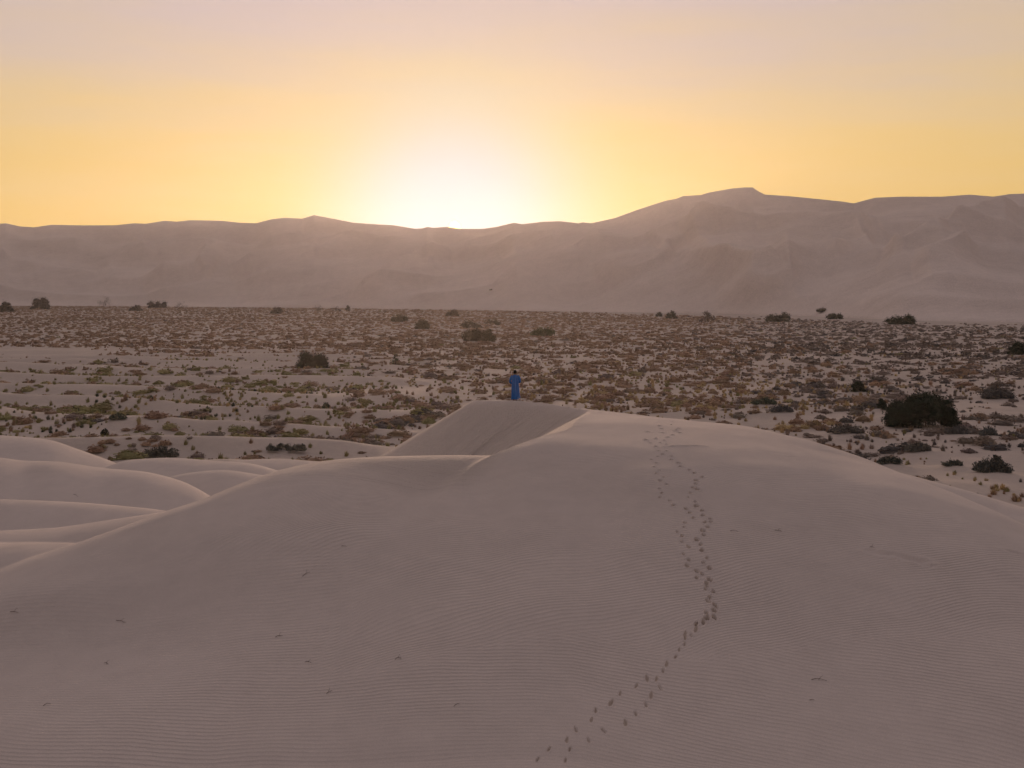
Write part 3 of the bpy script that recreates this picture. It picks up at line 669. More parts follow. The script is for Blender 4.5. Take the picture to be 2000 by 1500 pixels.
# ---- bushes and trees built one by one
def bush(u, v, w, h, c, st, lab, y):
    x = (u-1000)/FPX*y; z = float(ground_z(u, y)[0]); pm = FPX/y
    if st == 'round': h = h*1.2
    if v < 640: h = h*(1.0 if st == 'round' else 1.2)
    Wm, Hm = w/pm, h/pm
    rg = np.random.default_rng(int(u*7+v))
    if st == 'mound': c = tuple(q_*1.7 for q_ in c)
    root = bpy.data.objects.new({'mound': 'mounded_shrub', 'big': 'bush', 'round': 'bush', 'wide': 'bush', 'loose': 'shrub'}[st], None); COL.objects.link(root)
    root.location = (x, y, z-0.03)
    n_tot = int(np.clip(w*h*{'big': 1.5, 'round': 3.2, 'wide': 2.6, 'loose': 1.5, 'mound': 2.2}[st], 160, 14000))
    # clumps
    K = {'big': 90, 'round': 22, 'wide': 18, 'loose': 16, 'mound': 26}[st]
    cl = []
    for i in range(K):
        px = rg.uniform(-.5, .5); py = rg.uniform(-.35, .35)
        if st == 'big':
            prof = 0.97*math.exp(-((px-0.12)/0.42)**4) if px > -0.12 else 0.74*math.exp(-((px+0.25)/0.26)**4)
        elif st == 'wide': prof = 0.62+0.36*abs(math.sin(px*7+u))
        elif st == 'mound': prof = max(0.25, 1-(2*px)**2*0.85)
        else: prof = math.sqrt(max(0.05, 1-(1.9*px)**2))
        r = {'big': .19, 'round': .36, 'wide': .38, 'loose': .30, 'mound': .44}[st]*rg.uniform(.7, 1.2)*min(Hm*1.15, Wm*.6)
        zc = max(0.30*r, rg.uniform(0.15, 1.0)**0.5*prof*Hm-r*0.85)
        cl.append((px*(Wm-1.3*r), py*(Wm-1.3*r)*0.8, zc, r))
    cl = np.array(cl); per = np.maximum(6, (n_tot*cl[:, 3]**2/(cl[:, 3]**2).sum()).astype(int))
    P = []; Cc = []
    for (cx, cy, cz, r), n in zip(cl, per):
        d = rg.normal(0, 1, (n, 3)); d /= np.linalg.norm(d, axis=1, keepdims=True)
        q = d*r*(rg.uniform(0.55, 1.08, (n, 1)) if st != 'loose' else rg.uniform(0.2, 1.2, (n, 1)))+np.array([cx, cy, cz])
        P.append(q); Cc.append(np.full((n, 1), rg.uniform(.72, 1.3)))
    P = np.concatenate(P); Cc = np.concatenate(Cc)*rg.uniform(.65, 1.4, (len(P), 1)); P[:, 2] = np.maximum(P[:, 2], 0.02)
    ls = {'big': .17, 'round': .16, 'wide': .2, 'loose': .16, 'mound': .12}[st]*(1 if y < 300 else 2.0)*(0.8 if Wm < 2 else 1)
    ls = max(ls, 0.55/pm)
    A = rg.normal(0, 1, (len(P), 3, 3))*ls*0.55
    if st in ('mound',): A[:, :, 2] *= 1.3
    V = (P[:, None]+A).reshape(-1, 3); V[:, 2] = np.maximum(V[:, 2], 0.0)
    F = np.arange(len(V)).reshape(-1, 3)
    col = np.repeat(Cc, 3, 0)*np.array(c)[None]
    Vi, Fi, Ci = [V], [F], [col]
    for (cx, cy, cz, r) in (cl if st not in ('loose',) else cl[:0]):       # darker solid core dome of each clump
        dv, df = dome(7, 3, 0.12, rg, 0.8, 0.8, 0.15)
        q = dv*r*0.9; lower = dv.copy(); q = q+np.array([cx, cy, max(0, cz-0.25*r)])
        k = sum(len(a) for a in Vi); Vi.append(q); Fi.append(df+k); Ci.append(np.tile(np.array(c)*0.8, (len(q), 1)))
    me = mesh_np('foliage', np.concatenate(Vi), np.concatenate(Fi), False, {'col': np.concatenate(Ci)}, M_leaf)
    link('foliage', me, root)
    # stems: tapered bent rods fanning out of the ground
    ns = 5 if st != 'big' else 9
    SV, SF = [], []
    for i in range(ns):
        a = 2*math.pi*i/ns+rg.uniform(-.4, .4); tgt = cl[rg.integers(len(cl))]
        p0 = np.array([0.12*Wm*math.cos(a)*rg.uniform(.3, 1), 0.12*Wm*math.sin(a), -0.1]); p2 = np.array([tgt[0], tgt[1], max(tgt[2]+tgt[3]*.4, 0.3*Hm)]); p1 = (p0+p2)/2+np.array([0, 0, 0.15*Hm])
        r0 = max(0.02*Hm, 0.25/pm)
        for kx, (p, rr) in enumerate(((p0, r0), (p1, r0*.65), (p2, r0*.25))):
            for j in range(5):
                b = 2*math.pi*j/5; SV.append((p[0]+rr*math.cos(b), p[1]+rr*math.sin(b), p[2]))
        k = i*15
        for kx in (0, 5):
            for j in range(5):
                SF.append((k+kx+j, k+kx+(j+1) % 5, k+kx+5+(j+1) % 5, k+kx+5+j))
    link('stem', mesh_np('stem', np.array(SV), np.array(SF), True, None, M_wood), root)
    tag(root, lab, 'bush' if st in ('big', 'round', 'wide') else 'shrub')
    return root
for b, y in zip(BUSHES, bush_pos): bush(*b, y)

# ---- the scrub: thousands of low plants, scattered by patches
COLS = {'rust brown': (.34,.225,.15), 'grey brown': (.24,.19,.16), 'slate grey': (.125,.112,.108), 'golden': (.48,.36,.18), 'olive': (.30,.265,.12), 'dark green': (.08,.09,.062)}
CN = list(COLS)
def scatter():
    out = []
    def cells(n, y0, y1, amax=0.56):
        y = np.sqrt(rng.uniform(y0*y0, y1*y1, n)); a = rng.uniform(-amax, amax, n); return a*y, y
    # (count, y range, diameter range, kind)
    for n, y0, y1, d0, d1, kind in ((5200, 74, 175, .32, 1.0, 'tuft'), (2900, 74, 175, 0.5, 2.1, 'mound'), (7500, 175, 330, .6, 1.25, 'tuft'), (4700, 175, 330, .7, 2.3, 'mound'),
                                    (17000, 330, 640, .7, 2.0, 'mound'), (30000, 620, 1200, .8, 2.3, 'mound')):
        x, y = cells(n, y0, y1); u = x/y*FPX+1000; v = HOR+CAMZ/y*FPX
        # patchiness
        q = y*0.052+x*0.012+0.7*noise(x*0.018, y*0.02, 31)          # phase of the sand ridges
        ridge = 0.5+0.5*np.sin(q*2*np.pi)
        left = sstep(-u, -1050, -500)
        p = 0.72+0.75*noise(x*0.035, y*0.05, 71)+0.35*noise(x*0.12, y*0.15, 72)
        p = np.where(y < 300, p-left*(1.0*ridge**1.6-0.30)*sstep(-y, -330, -240), p+0.45)
        p = p+0.25*sstep(u, 700, 1000)*sstep(-u, -1500, -1200)*sstep(y, 120, 170)
        p = p-0.45*sstep(-y, -118, -100)*sstep(u, 1400, 1600)          # open sand low on the right
        p = p-0.1*sstep(-y, -120, -98)*sstep(-u, -900, -300)
        p = p-0.7*np.exp(-((u-100)/230)**2-((v-690)/22)**2)-0.55*np.exp(-((u-520)/120)**2-((v-712)/14)**2)-0.5*np.exp(-((u-1900)/160)**2-((v-810)/16)**2)-0.6*np.exp(-((u-1950)/130)**2-((v-896)/16)**2)
        p = p-0.5*np.exp(-((u-1040)/40)**2-((v-655)/8)**2)
        yb = hin(u, HB[0], HB[2]); p = p-1.6*sstep(y, yb*0.80, yb*0.97)*sstep(u, 1000, 1300)-4*sstep(y, yb*0.95, yb*1.0)
        keep = rng.uniform(0, 1, n) < p
        x, y, u, v = x[keep], y[keep], u[keep], v[keep]; m = len(x)
        d = d0+(d1-d0)*rng.uniform(0, 1, m)**1.9
        if kind == 'mound': hgt = d*rng.uniform(.24, .46, m); asp = rng.uniform(1.0, 1.6, m)
        else: hgt = d*rng.uniform(.6, 1.0, m); asp = rng.uniform(.9, 1.15, m)
        # colour by place
        c1 = noise(x*0.02+9, y*0.02, 81)+rng.normal(0, .45, m); c2 = noise(x*0.045, y*0.05+4, 82)+rng.normal(0, .4, m)
        wgt = np.zeros((m, 6))
        R_ = sstep(u, 1250, 1650); L_ = sstep(-u, -1000, -500); nearv = sstep(v, 665, 740)
        wgt[:, 0] = 0.55+0.5*(1-nearv)*(1-R_)+c2*0.3+0.2*(1-R_)
        wgt[:, 1] = 0.45+0.35*R_+0.2*(1-nearv)
        wgt[:, 2] = -0.1+0.75*R_+0.3*c1
        wgt[:, 3] = (0.35 if kind == 'tuft' else 0.05)+0.45*nearv*np.exp(-((u-1250)/420)**2)+0.4*c1
        wgt[:, 4] = (0.45 if kind == 'tuft' else 0.1)+0.75*nearv*L_+0.4*c2
        wgt[:, 5] = -0.45+0.2*R_
        ci = np.argmax(wgt+rng.gumbel(0, .16, (m, 6)), 1)
        if kind == 'mound' and y0 < 300: # golden grass grows as tufts
            ci = np.where((ci == 3) & (d > 1.3), 0, ci)
        z = ground_z(u, y)
        for i in range(m):
            out.append((kind, x[i], y[i], z[i], u[i], v[i], d[i], hgt[i], asp[i], ci[i]))
    return out
plants = scatter()
# close tuft rows that follow the bands seen on the left and the clumps in the sandy foreground
def row(pts, n, spread, d0, d1, cols, kind='tuft'):
    P = np.array(pts, float)
    for i in range(n):
        t = random.random()*(len(P)-1); k = int(t); f = t-k
        u = P[k][0]*(1-f)+P[k+1][0]*f+random.gauss(0, 6); v = P[k][1]*(1-f)+P[k+1][1]*f+random.gauss(0, spread)
        y = CAMZ*FPX/(v-HOR); d = random.uniform(d0, d1); x = (u-1000)/FPX*y
        plants.append((kind, x, y, float(ground_z(u, y)[0]), u, v, d, d*(random.uniform(.6, .9) if kind == 'tuft' else random.uniform(.28, .48)), random.uniform(.9, 1.3 if kind == 'tuft' else 1.5), CN.index(random.choice(cols))))
OL, GO, RU = 'olive', 'golden', 'rust brown'
row([(330,708),(420,706),(530,716)], 70, 4, .6, 1.1, [OL, GO, OL])
row([(90,755),(180,742),(330,730)], 90, 5, .6, 1.1, [OL, OL, GO])
row([(130,800),(240,790),(340,784)], 70, 4, .5, .9, [OL, 'dark green', RU])
row([(190,821),(280,814),(420,807),(560,801)], 90, 3.5, .5, .9, [OL, 'dark green', GO])
row([(0,822),(60,828),(180,840)], 60, 6, .5, .9, [OL, RU, 'dark green'])
row([(240,794),(420,785),(560,768)], 80, 3.5, .5, .9, [OL, GO])
row([(420,772),(600,765),(720,762)], 60, 3.5, .5, .8, [OL, GO, 'dark green'])
row([(700,793),(780,790),(900,779)], 70, 4, .45, .8, [OL, GO, OL])
row([(620,754),(760,750),(960,742)], 60, 5, .6, 1.0, [OL, GO])
row([(1050,735),(1200,745),(1330,757)], 70, 7, .6, 1.1, [GO, RU, OL])
row([(1380,760),(1520,752),(1700,768)], 70, 8, .5, 1.0, [GO, RU, GO])
row([(1550,800),(1640,795),(1720,800)], 60, 7, .45, .9, [GO, GO, RU])
row([(1240,785),(1320,780),(1400,790)], 40, 5, .5, 1.0, [RU, GO], 'mound')
row([(240,868),(300,880),(400,890)], 20, 5, .6, 1.3, [RU, RU, 'grey brown'], 'mound')
row([(180,872),(215,885),(270,884)], 14, 4, .5, 1.1, [RU, OL], 'mound')
row([(560,862),(620,866),(690,860)], 22, 6, .6, 1.6, [RU, 'grey brown'], 'mound')
row([(430,860),(500,850),(560,846)], 22, 6, .7, 1.8, [RU, RU, 'grey brown'], 'mound')
row([(740,830),(800,822),(870,810)], 22, 6, .9, 2.4, ['grey brown', RU, 'slate grey'], 'mound')
row([(1520,840),(1560,835),(1620,838)], 14, 4, .8, 1.8, [RU, GO], 'mound')
row([(1850,905),(1900,945),(1990,965)], 16, 9, .3, .55, [GO, OL])
row([(1925,968),(1960,962),(1998,975)], 16, 5, .4, .8, [GO, RU])
row([(1760,895),(1790,900),(1810,892)], 9, 5, .25, .45, [OL, RU])

# what the picture shows of each: drop those wholly behind the near dunes
_uu = np.arange(-260, 2261, 10.0); _ys = np.concatenate([np.arange(24, 70, .5), np.arange(70, 110, 1.0)])
_g = np.stack([vpx(near_z(_uu, np.full_like(_uu, yy)), yy) for yy in _ys]); _g[_ys > 200] = 9e9
_cum = np.minimum.accumulate(_g, 0)
def skyline(u, y):
    j = int(np.clip(round((u+260)/10), 0, len(_uu)-1)); i = int(np.searchsorted(_ys, y-0.6))-1
    return _cum[min(i, len(_ys)-1), j] if i >= 0 else 9e9
occ_boxes = [(b[0]-b[2]/2-2, b[0]+b[2]/2+2, y) for b, y in zip(BUSHES, bush_pos)]
kept = []
for p in plants:
    kind, x, y, z, u, v, d, h, asp, ci = p
    if y < 112 and near_z(u, y) > plain_z(np.array([u]), np.array([y]))[0]+0.12: continue        # no plants on the bare dunes
    top = vpx(z+h, y); bot = vpx(z, y); sk = skyline(u, y)
    if -20 < u < 2020 and top > sk-0.5: continue
    if any(a < u < b and abs(y-yy) < 2.5 for a, b, yy in occ_boxes): continue
    wpx = d*asp*FPX/y; vis = np.clip((sk-top)/(bot-top+1e-6), 0, 1)
    kept.append(p+(bot, wpx, vis))
TM = {('tuft', q): [tmpl('tuft', 64, 11+i) for i in range(5)] if q == 0 else [tmpl('tuft', 22, 31+i) for i in range(4)] for q in (0, 1)}
TM.update({('mound', 0): [tmpl('mound', 150, 51+i) for i in range(6)], ('mound', 1): [tmpl('mound', 32, 71+i) for i in range(5)], ('mound', 2): [tmpl('mound', 7, 91+i) for i in range(5)]})
inview = [p for p in kept if 0 <= p[4] <= 2000 and p[12] > 0.55]
def top_of(kind, n):
    L_ = sorted([p for p in inview if p[0] == kind], key=lambda p: -p[11]*math.sqrt(max(p[7]*FPX/p[2], .1))*p[12]); return L_[:n]
singles = {'mound': top_of('mound', 300), 'tuft': top_of('tuft', 300)}
sid = {id(p) for L_ in singles.values() for p in L_}
rest = [p for p in kept if id(p) not in sid]

LAND = [(425,708,"the far olive grass belt"), (230,752,"the left olive grass patch"), (400,785,"the long bare sand ridge"), (1200,745,"the golden grass patch"), (1330,700,"the middle scrub belt"), (60,790,"the left-edge grass rows"), (1005,752,"the walker in blue"), (610,706,"the lone round bush"), (1797,805,"the largest bush"), (1676,757,"the small black-green bush"), (312,880,"the dark humped shrub"),
 (1938,918,"the dark spiky shrub"), (1652,845,"the broad grey mound shrub"), (1492,791,"the dark green mound"), (773,705,"the slender plant"), (637,790,"the blue-green plant"),
 (230,830,"the green mat shrub"), (935,655,"the wide olive brown bush"), (1992,682,"the right-edge bush"), (1945,768,"the long slate shrub mass"), (560,878,"the long shrub mat"),
 (1058,648,"the green olive bush"), (1525,806,"the slate grey mound"), (1795,876,"the grey green mound"), (0,820,"the left dunes' edge"),
 (0,700,"the left-edge sand"), (850,820,"the steep slope's edge"), (1380,815,"the footprint dune"), (825,635,"the rounded olive brown bush")]
ORD = ['nearest', 'second nearest', 'third nearest', 'fourth nearest', 'fifth nearest', 'sixth nearest', 'seventh nearest', 'eighth nearest']
def label_plants(L_, kind):
    noun = 'grass tuft' if kind == 'tuft' else 'low shrub'
    bins = {}
    for i, p in enumerate(L_):
        u, v = p[4], p[10]
        k = min(range(len(LAND)), key=lambda k: math.hypot((LAND[k][0]-u), 2*(LAND[k][1]-v)))
        du, dv = u-LAND[k][0], 2*(v-LAND[k][1])
        side = ('right of' if du > 0 else 'left of') if abs(du) > abs(dv) else ('below' if dv > 0 else 'above')
        bins.setdefault((k, side, p[9]), []).append((math.hypot(du, dv), i))
    lab = {}
    for (k, side, ci), b in bins.items():
        for r_, (_, i) in enumerate(sorted(b)):
            w_ = L_[i][11]; sz = 'small ' if w_ < 17 else ('broad ' if w_ > 27 else '')
            lab[i] = f"{sz if r_ >= 8 else ''}{CN[ci]} {noun} {(ORD[r_]+' ') if r_ < 8 else 'farther '}{side} {LAND[k][2]}"
    return lab
fam = {}
for kind, nm, cat, grp in (('mound', 'low_shrub', 'shrub', 'low mounded shrubs scattered on the plain'), ('tuft', 'grass_tuft', 'grass tuft', 'grass tufts scattered on the plain')):
    Ls = singles[kind]; lab = label_plants(Ls, kind)
    mes = [mesh_np(nm, t[0], t[1], False, {'col': t[2]}, M_leaf) for t in TM[(kind, 0)]]
    for i, p in enumerate(Ls):
        kind, x, y, z, u, v, d, h, asp, ci = p[:10]
        o = bpy.data.objects.new(nm, mes[i % len(mes)]); COL.objects.link(o)
        o.location = (x, y, z-0.02); o.scale = (d/2*asp, d/2, h); o.rotation_euler = (0, 0, random.uniform(-.5, .5)+(math.pi if random.random() < .5 else 0))
        c = np.array(COLS[CN[ci]])*random.uniform(.8, 1.25)*np.array([random.uniform(.93, 1.07), 1, random.uniform(.93, 1.07)])
        o.color = (*c, 1)
        tag(o, lab[i], cat, grp)
def stuff(name, sel, key):
    Vs, Fs, Cs = [], [], []; k = 0
    T = TM[key]; groups = [[] for _ in T]
    for i, p in enumerate(sel): groups[i % len(T)].append(p)
    for t, g in zip(T, groups):
        if not g: continue
        A = np.array([[p[1], p[2], p[3], p[6], p[7], p[8]] for p in g]); m = len(g)
        th = rng.uniform(-.5, .5, m)+np.pi*(rng.uniform(0, 1, m) < .5)
        vx = t[0][None, :, 0]*(A[:, 3]/2*A[:, 5])[:, None]; vy = t[0][None, :, 1]*(A[:, 3]/2)[:, None]; vz = t[0][None, :, 2]*A[:, 4][:, None]
        c, s = np.cos(th)[:, None], np.sin(th)[:, None]
        V = np.stack([vx*c-vy*s+A[:, 0:1], vx*s+vy*c+A[:, 1:2], vz+A[:, 2:3]-0.02], -1)
        base = np.array([COLS[CN[p[9]]] for p in g])*rng.uniform(.8, 1.25, (m, 1))
        C = base[:, None, :]*t[2][None]
        nv = len(t[0]); F = t[1][None]+(np.arange(m)*nv)[:, None, None]+k
        Vs.append(V.reshape(-1, 3)); Fs.append(F.reshape(-1, 3)); Cs.append(C.reshape(-1, 3)); k += nv*m
    me = mesh_np(name, np.concatenate(Vs), np.concatenate(Fs), False, {'col': np.concatenate(Cs)}, M_leaf)
    o = link(name, me); o.color = (1, 1, 1, 1); return o, len(me.polygons)
tot = 0
for nm, kinds, f, q, lab in (('grass_tufts', 'tuft', lambda y: y < 175, 0, "small olive and golden grass tufts thinly strewn over the near sand"), ('grass_tufts', 'tuft', lambda y: y >= 175, 1, "tiny far grass tufts strewn over the middle of the plain"),
                        ('desert_scrub', 'mound', lambda y: y < 185, 0, "small brown and grey scrub between the larger near shrubs"), ('desert_scrub', 'mound', lambda y: 185 <= y < 400, 1, "brown scrub covering the middle of the plain"),
                        ('desert_scrub', 'mound', lambda y: y >= 400, 2, "distant brown scrub merging into one belt before the great dunes")):
    sel = [p for p in rest if p[0] == kinds and f(p[2])]
    if sel:
        o, n_ = stuff(nm, sel, (kinds, q)); tag(o, lab, 'grass' if kinds == 'tuft' else 'scrub', None, 'stuff'); tot += n_
print('plants', len(plants), len(kept), 'tris', tot, time.time()-T0)

# ------------------------------------------------------------------ twigs lying on the bare sand
def tube(pts, r0, r1, n=5):
    P = [Vector(p) for p in pts]; V, F = [], []
    for i, p in enumerate(P):
        d = (P[min(i+1, len(P)-1)]-P[max(i-1, 0)]).normalized(); a = d.orthogonal().normalized(); b = d.cross(a); r = r0+(r1-r0)*i/(len(P)-1)
        for j in range(n):
            t = 2*math.pi*j/n; q = p+(a*math.cos(t)+b*math.sin(t))*r; V.append(tuple(q))
    for i in range(len(P)-1):
        for j in range(n): F.append((i*n+j, i*n+(j+1) % n, (i+1)*n+(j+1) % n, (i+1)*n+j))
    return V, F
TW = [(598,1122,.34,.5,"forked dark twig on the dune's left slope, right of centre-left"), (672,1068,.22,-.15,"thin short twig high on the left slope above the forked one"), (236,1215,.42,-.2,"long pale-edged twig on the sand at far left, below the light band"),
      (28,1197,.32,-.1,"thin twig by the left edge just below the light band"), (545,1244,.24,.1,"short straight twig on the sand below the forked one"), (208,1297,.26,-.5,"slanting stick at lower left"),
      (602,1295,.24,-.3,"stick with a nub, lower left of centre"), (778,1288,.2,.1,"small twig right of the nubbed stick"), (643,1354,.2,.5,"small slanting twig near the lower edge"), (92,1378,.22,.2,"dark knotty twig in the lower left corner"),
      (892,1379,.2,.3,"tiny twig near the lower edge left of the tracks"), (1600,1329,.46,-.05,"long thin stick lying across ripples at lower right"), (1586,1369,.14,-.1,"black pebble-sized twig stub below the long thin stick"),
      (1703,1070,.16,-.1,"dark stub at the upper end of the right-hand sand scar"), (1520,1038,.26,-.2,"faint twig high on the right slope"), (1434,1038,.3,-.1,"faint twig between the tracks and the right slope's other twig"), (148,968,.5,-.35,"dark dry branch on the second left dune")]
for (u, v, L, sl, lab) in TW:
    L *= 0.8
    y = dune_hit(u, v); x = (u-1000)/FPX*y; rg = random.Random(u)
    V, F = [], []
    ang = math.atan2(sl*2.2, 1)
    def along(t, off=0): # point on the sand surface
        px = x+(t-.5)*L*math.cos(ang)-off*math.sin(ang); py = y+(t-.5)*L*math.sin(ang)+off*math.cos(ang)
        return (px, py, float(near_z([px/py*FPX+1000], [py])[0]))
    for (t0, t1, off, r) in ((0, 1, 0, .0075), (.45, .8, .05, .005), (.7, .95, -.04, .004))[:1+(u+v) % 3]:
        pts = []
        for i in range(5):
            t = t0+(t1-t0)*i/4; p = along(t, off*(i/4)+rg.uniform(-.012, .012)); pts.append((p[0], p[1], p[2]+.012+.035*math.sin(math.pi*i/4)*rg.uniform(.3, 1)+(off > 0)*.02*i))
        v_, f_ = tube(pts, r, r*.45); k = len(V); V += v_; F += [tuple(a+k for a in f) for f in f_]
    tag(link('twig', mesh_np('twig', np.array(V), np.array(F), True, None, M_wood)), lab, 'twig', 'twigs lying on the near sand')

# ------------------------------------------------------------------ the person
def cloth_mat(name, c1, c2, sc=8):
    m, t, b, o = new_mat(name); n = t.nodes.new('ShaderNodeTexNoise'); n.inputs['Scale'].default_value = sc; n.inputs['Detail'].default_value = 4
    r = ramp(t, [(.3, c1), (.7, c2)]); t.links.new(n.outputs['Fac'], r.inputs[0]); t.links.new(r.outputs[0], b.inputs['Base Color']); return m
M_robe = cloth_mat('blue_cotton', (.030,.15,.46,1), (.042,.19,.54,1)); M_skin = cloth_mat('skin', (.20,.11,.07,1), (.24,.135,.085,1), 20); M_hair = cloth_mat('dark_hair', (.010,.008,.007,1), (.02,.016,.013,1), 40)
M_sand = cloth_mat('sandal_leather', (.03,.02,.015,1), (.05,.035,.025,1)); M_dark = cloth_mat('phone_case', (.01,.01,.011,1), (.02,.02,.02,1))
def skin_body(name, pts, edges, rad, mat, parent, root=0, lev=1):
    me = bpy.data.meshes.new(name); me.from_pydata(pts, edges, []); o = link(name, me, parent)
    sm = o.modifiers.new('skin', 'SKIN'); sm.use_smooth_shade = True
    for i, r in enumerate(rad):
        s = me.skin_vertices[0].data[i]; s.radius = (r, r) if not isinstance(r, tuple) else r
        s.use_root = (i == root)
    sb = o.modifiers.new('sub', 'SUBSURF'); sb.levels = lev; sb.render_levels = lev
    me.materials.append(mat); return o
py = 64.3; pu = 1006; px = (pu-1000)/FPX*py
pz = float(near_z([pu], [py])[0])
man = bpy.data.objects.new('person', None); COL.objects.link(man); man.location = (px, py, pz-0.01)
tag(man, "person seen from behind in a long blue robe, standing on the dune's crest", 'person')
# skeleton (faces +y, away from the picture): pelvis, spine, neck, head, legs, arms bent forward
P = [(0,0,.93), (0,.0,1.12), (0,.01,1.30), (0,.01,1.44), (0,.03,1.50), (0,.045,1.56), (0,.05,1.64), (0,.045,1.71)]
Rr = [(.14,.10), (.12,.09), (.135,.09), (.075,.06), .050, .07, .088, .06]
E = [(0,1),(1,2),(2,3),(3,4),(4,5),(5,6),(6,7)]
def chain(start, pts, rads):
    k = start
    for p, r in zip(pts, rads):
        P.append(p); Rr.append(r); E.append((k, len(P)-1)); k = len(P)-1
    return k
for s, f in ((-1, .0), (1, .10)):
    chain(0, [(s*.09,.0,.86),(s*.095,f*.5+.02,.48),(s*.09,f,.09),(s*.09,f+.02,.04),(s*.10,f+.17,.025)], [.085,.055,.036,.036,.028])
    e = chain(3, [(s*.17,.0,1.41),(s*.265,-.03,1.14),(s*.20,.12,1.03) if s < 0 else (s*.21,.12,1.08),(s*.14,.24,1.05) if s < 0 else (s*.14,.25,1.16)], [.045,.038,.032,.026])
    w = P[e]
    pl = chain(e, [(w[0]-s*.03, w[1]+.05, w[2]+.02)], [.028])
    q = P[pl]
    for fi, (oz, ln) in enumerate(((.025,.075),(.008,.085),(-.010,.078),(-.027,.06))):
        chain(pl, [(q[0]-s*.02, q[1]+.02, q[2]+oz), (q[0]-s*(.02+ln*.5), q[1]+.03, q[2]+oz), (q[0]-s*(.02+ln), q[1]+.012, q[2]+oz)], [.0095,.0085,.007])
    chain(e, [(w[0]-s*.015, w[1]+.02, w[2]+.045), (w[0]-s*.045, w[1]+.03, w[2]+.06)], [.011,.008])
skin_body('body', P, E, Rr, M_skin, man, 0, 2)
# robe: rings round the torso falling to the ankles, with folds
nt, V, F = 64, [], []
prof = [(.105,.50,.24,.14,.06),(.14,.5,.235,.15,.06),(.35,.5,.215,.15,.05),(.60,.5,.205,.150,.042),(.80,.5,.200,.148,.034),(.95,.5,.198,.145,.026),(1.10,.5,.190,.138,.018),(1.25,.5,.200,.135,.012),(1.36,.5,.205,.122,.008),(1.43,.5,.165,.105,.005),(1.475,.5,.095,.085,.002),(1.50,.5,.070,.07,0)]
for i, (z, _, rx, ry, fo) in enumerate(prof):
    for j in range(nt):
        a = 2*math.pi*j/nt
        k = 1+fo/rx*(0.55*math.sin(7*a+1.1*math.sin(z*2.2))+0.45*math.sin(12*a+z*1.3)+0.35*math.sin(4*a-z))
        sx = 0.04*(1.0-z)*0.6 if z < 1 else 0
        V.append((rx*k*math.cos(a)+sx, ry*k*math.sin(a)+.015+(0.03*(1-z) if z < 1 else 0), z+(0.03*math.sin(2*a+.5)+0.035*math.cos(a) if i < 2 else 0)))
for i in range(len(prof)-1):
    for j in range(nt): F.append((i*nt+j, i*nt+(j+1) % nt, (i+1)*nt+(j+1) % nt, (i+1)*nt+j))
rb = link('robe', mesh_np('robe', np.array(V), np.array(F), True, None, M_robe), man)
sd = rb.modifiers.new('thick', 'SOLIDIFY'); sd.thickness = .006; sb_ = rb.modifiers.new('sub', 'SUBSURF'); sb_.levels = 1; sb_.render_levels = 1
for s in (-1, 1):
    pts = [(s*.13,.005,1.43),(s*.20,-.005,1.36),(s*.27,-.03,1.22),(s*.30,-.03,1.11),(s*.255,.06,1.045) if s < 0 else (s*.26,.06,1.07),(s*.19,.16,1.02) if s < 0 else (s*.18,.17,1.10)]
    vv, ff = [], []
    rad = [.085,.082,.078,.083,.082,.078]
    for i, p in enumerate(pts):
        d = (Vector(pts[min(i+1, 5)])-Vector(pts[max(i-1, 0)])).normalized(); a = d.cross(Vector((0, 0.2, 1))).normalized(); b = d.cross(a)
        for j in range(20):
            t = 2*math.pi*j/20; r = rad[i]*(1+.07*math.sin(5*t+i)); q = Vector(p)+(a*math.cos(t)*.82+b*math.sin(t))*r; vv.append(tuple(q))
    for i in range(5):
        for j in range(20): ff.append((i*20+j, i*20+(j+1) % 20, (i+1)*20+(j+1) % 20, (i+1)*20+j))
    sl_ = link('sleeve', mesh_np('sleeve', np.array(vv), np.array(ff), True, None, M_robe), man)
    q = sl_.modifiers.new('thick', 'SOLIDIFY'); q.thickness = .005; q = sl_.modifiers.new('sub', 'SUBSURF'); q.levels = 1; q.render_levels = 1
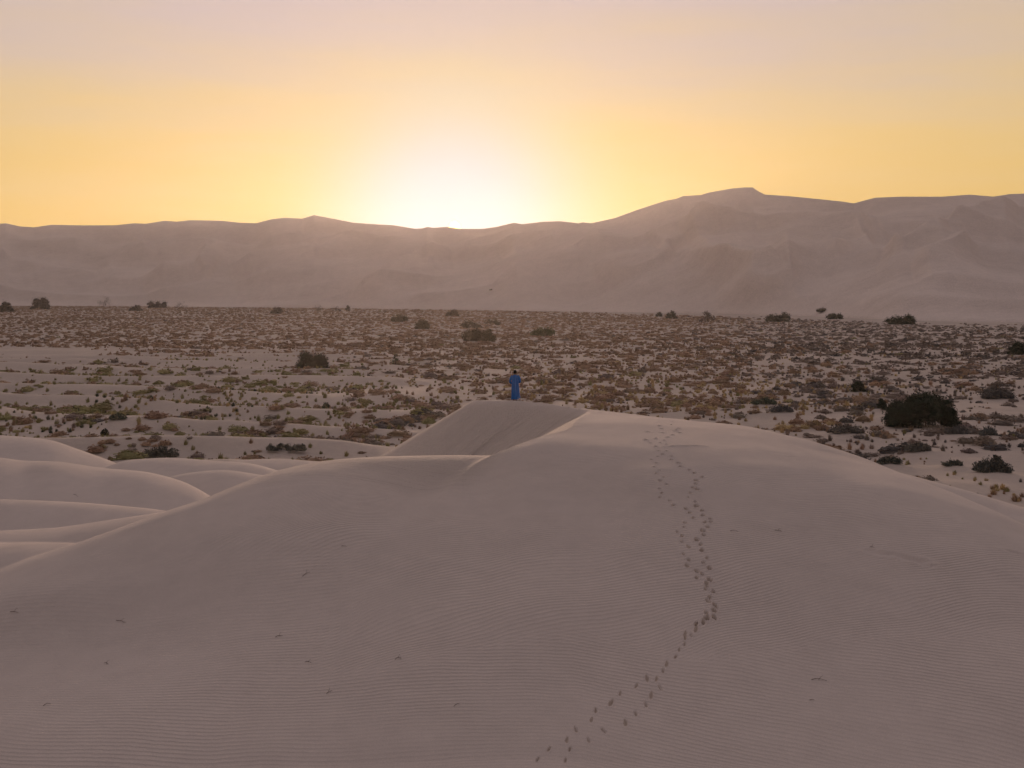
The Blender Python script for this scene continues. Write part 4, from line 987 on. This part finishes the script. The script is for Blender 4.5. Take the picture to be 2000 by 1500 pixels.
# hair: short cap over the back and crown, leaving the face free
hv, hf = dome(22, 8, 0.0, np.random.default_rng(1), 1.0, 1.0, 0.035)
hv = hv*np.array([.093, .105, .118])
hl = [(x_, y_-.012*(1 if y_ < 0 else 0), z_) for x_, y_, z_ in hv]
hv = np.array(hl); low = hv[:, 2] < .02
hv[low & (hv[:, 1] < 0.03), 2] -= .075; hv[low & (hv[:, 1] >= 0.03), 2] += .045
hv = hv+np.array([0, .045, 1.655])
link('hair', mesh_np('hair', hv, hf, True, None, M_hair), man)
def blob(name, c, r, mat, parent, nt=10, nr=6):
    vv, ff = [], []
    for i in range(nr+1):
        e = -math.pi/2+math.pi*i/nr
        for j in range(nt):
            a = 2*math.pi*j/nt; vv.append((c[0]+r[0]*math.cos(e)*math.cos(a), c[1]+r[1]*math.cos(e)*math.sin(a), c[2]+r[2]*math.sin(e)))
    for i in range(nr):
        for j in range(nt): ff.append((i*nt+j, i*nt+(j+1) % nt, (i+1)*nt+(j+1) % nt, (i+1)*nt+j))
    return link(name, mesh_np(name, np.array(vv), np.array(ff), True, None, mat), parent)
for s in (-1, 1):
    blob('ear', (s*.09,.04,1.625), (.012,.022,.034), M_skin, man); blob('eye', (s*.032,.125,1.645), (.013,.01,.009), M_dark, man)
    blob('sandal', (s*.097,.10+(.05 if s > 0 else 0),.018), (.048,.14,.02), M_sand, man)
blob('nose', (0,.138,1.615), (.014,.022,.024), M_skin, man); blob('mouth', (0,.122,1.575), (.026,.010,.007), M_skin, man)

# ------------------------------------------------------------------ haze
mh = bpy.data.materials.new('haze'); mh.use_nodes = True; ht = mh.node_tree; ht.nodes.clear()
ho = ht.nodes.new('ShaderNodeOutputMaterial'); hvn = ht.nodes.new('ShaderNodeVolumePrincipled')
hvn.inputs['Color'].default_value = (.93, .86, .80, 1); hvn.inputs['Density'].default_value = 0.00010; hvn.inputs['Anisotropy'].default_value = 0.70
ht.links.new(hvn.outputs[0], ho.inputs['Volume'])
hx, hz0, hz1 = 2500.0, -4.0, 140.0
hb = [(sx*hx, sy*hx, z) for z in (hz0, hz1) for sx, sy in ((-1,-1),(1,-1),(1,1),(-1,1))]
hme = bpy.data.meshes.new('haze'); hme.from_pydata(hb, [], [(0,3,2,1),(4,5,6,7),(0,1,5,4),(1,2,6,5),(2,3,7,6),(3,0,4,7)]); hme.materials.append(mh)
tag(link('haze', hme), "thin warm dusty air over the whole desert", 'haze', None, 'stuff')
print('done', time.time()-T0)
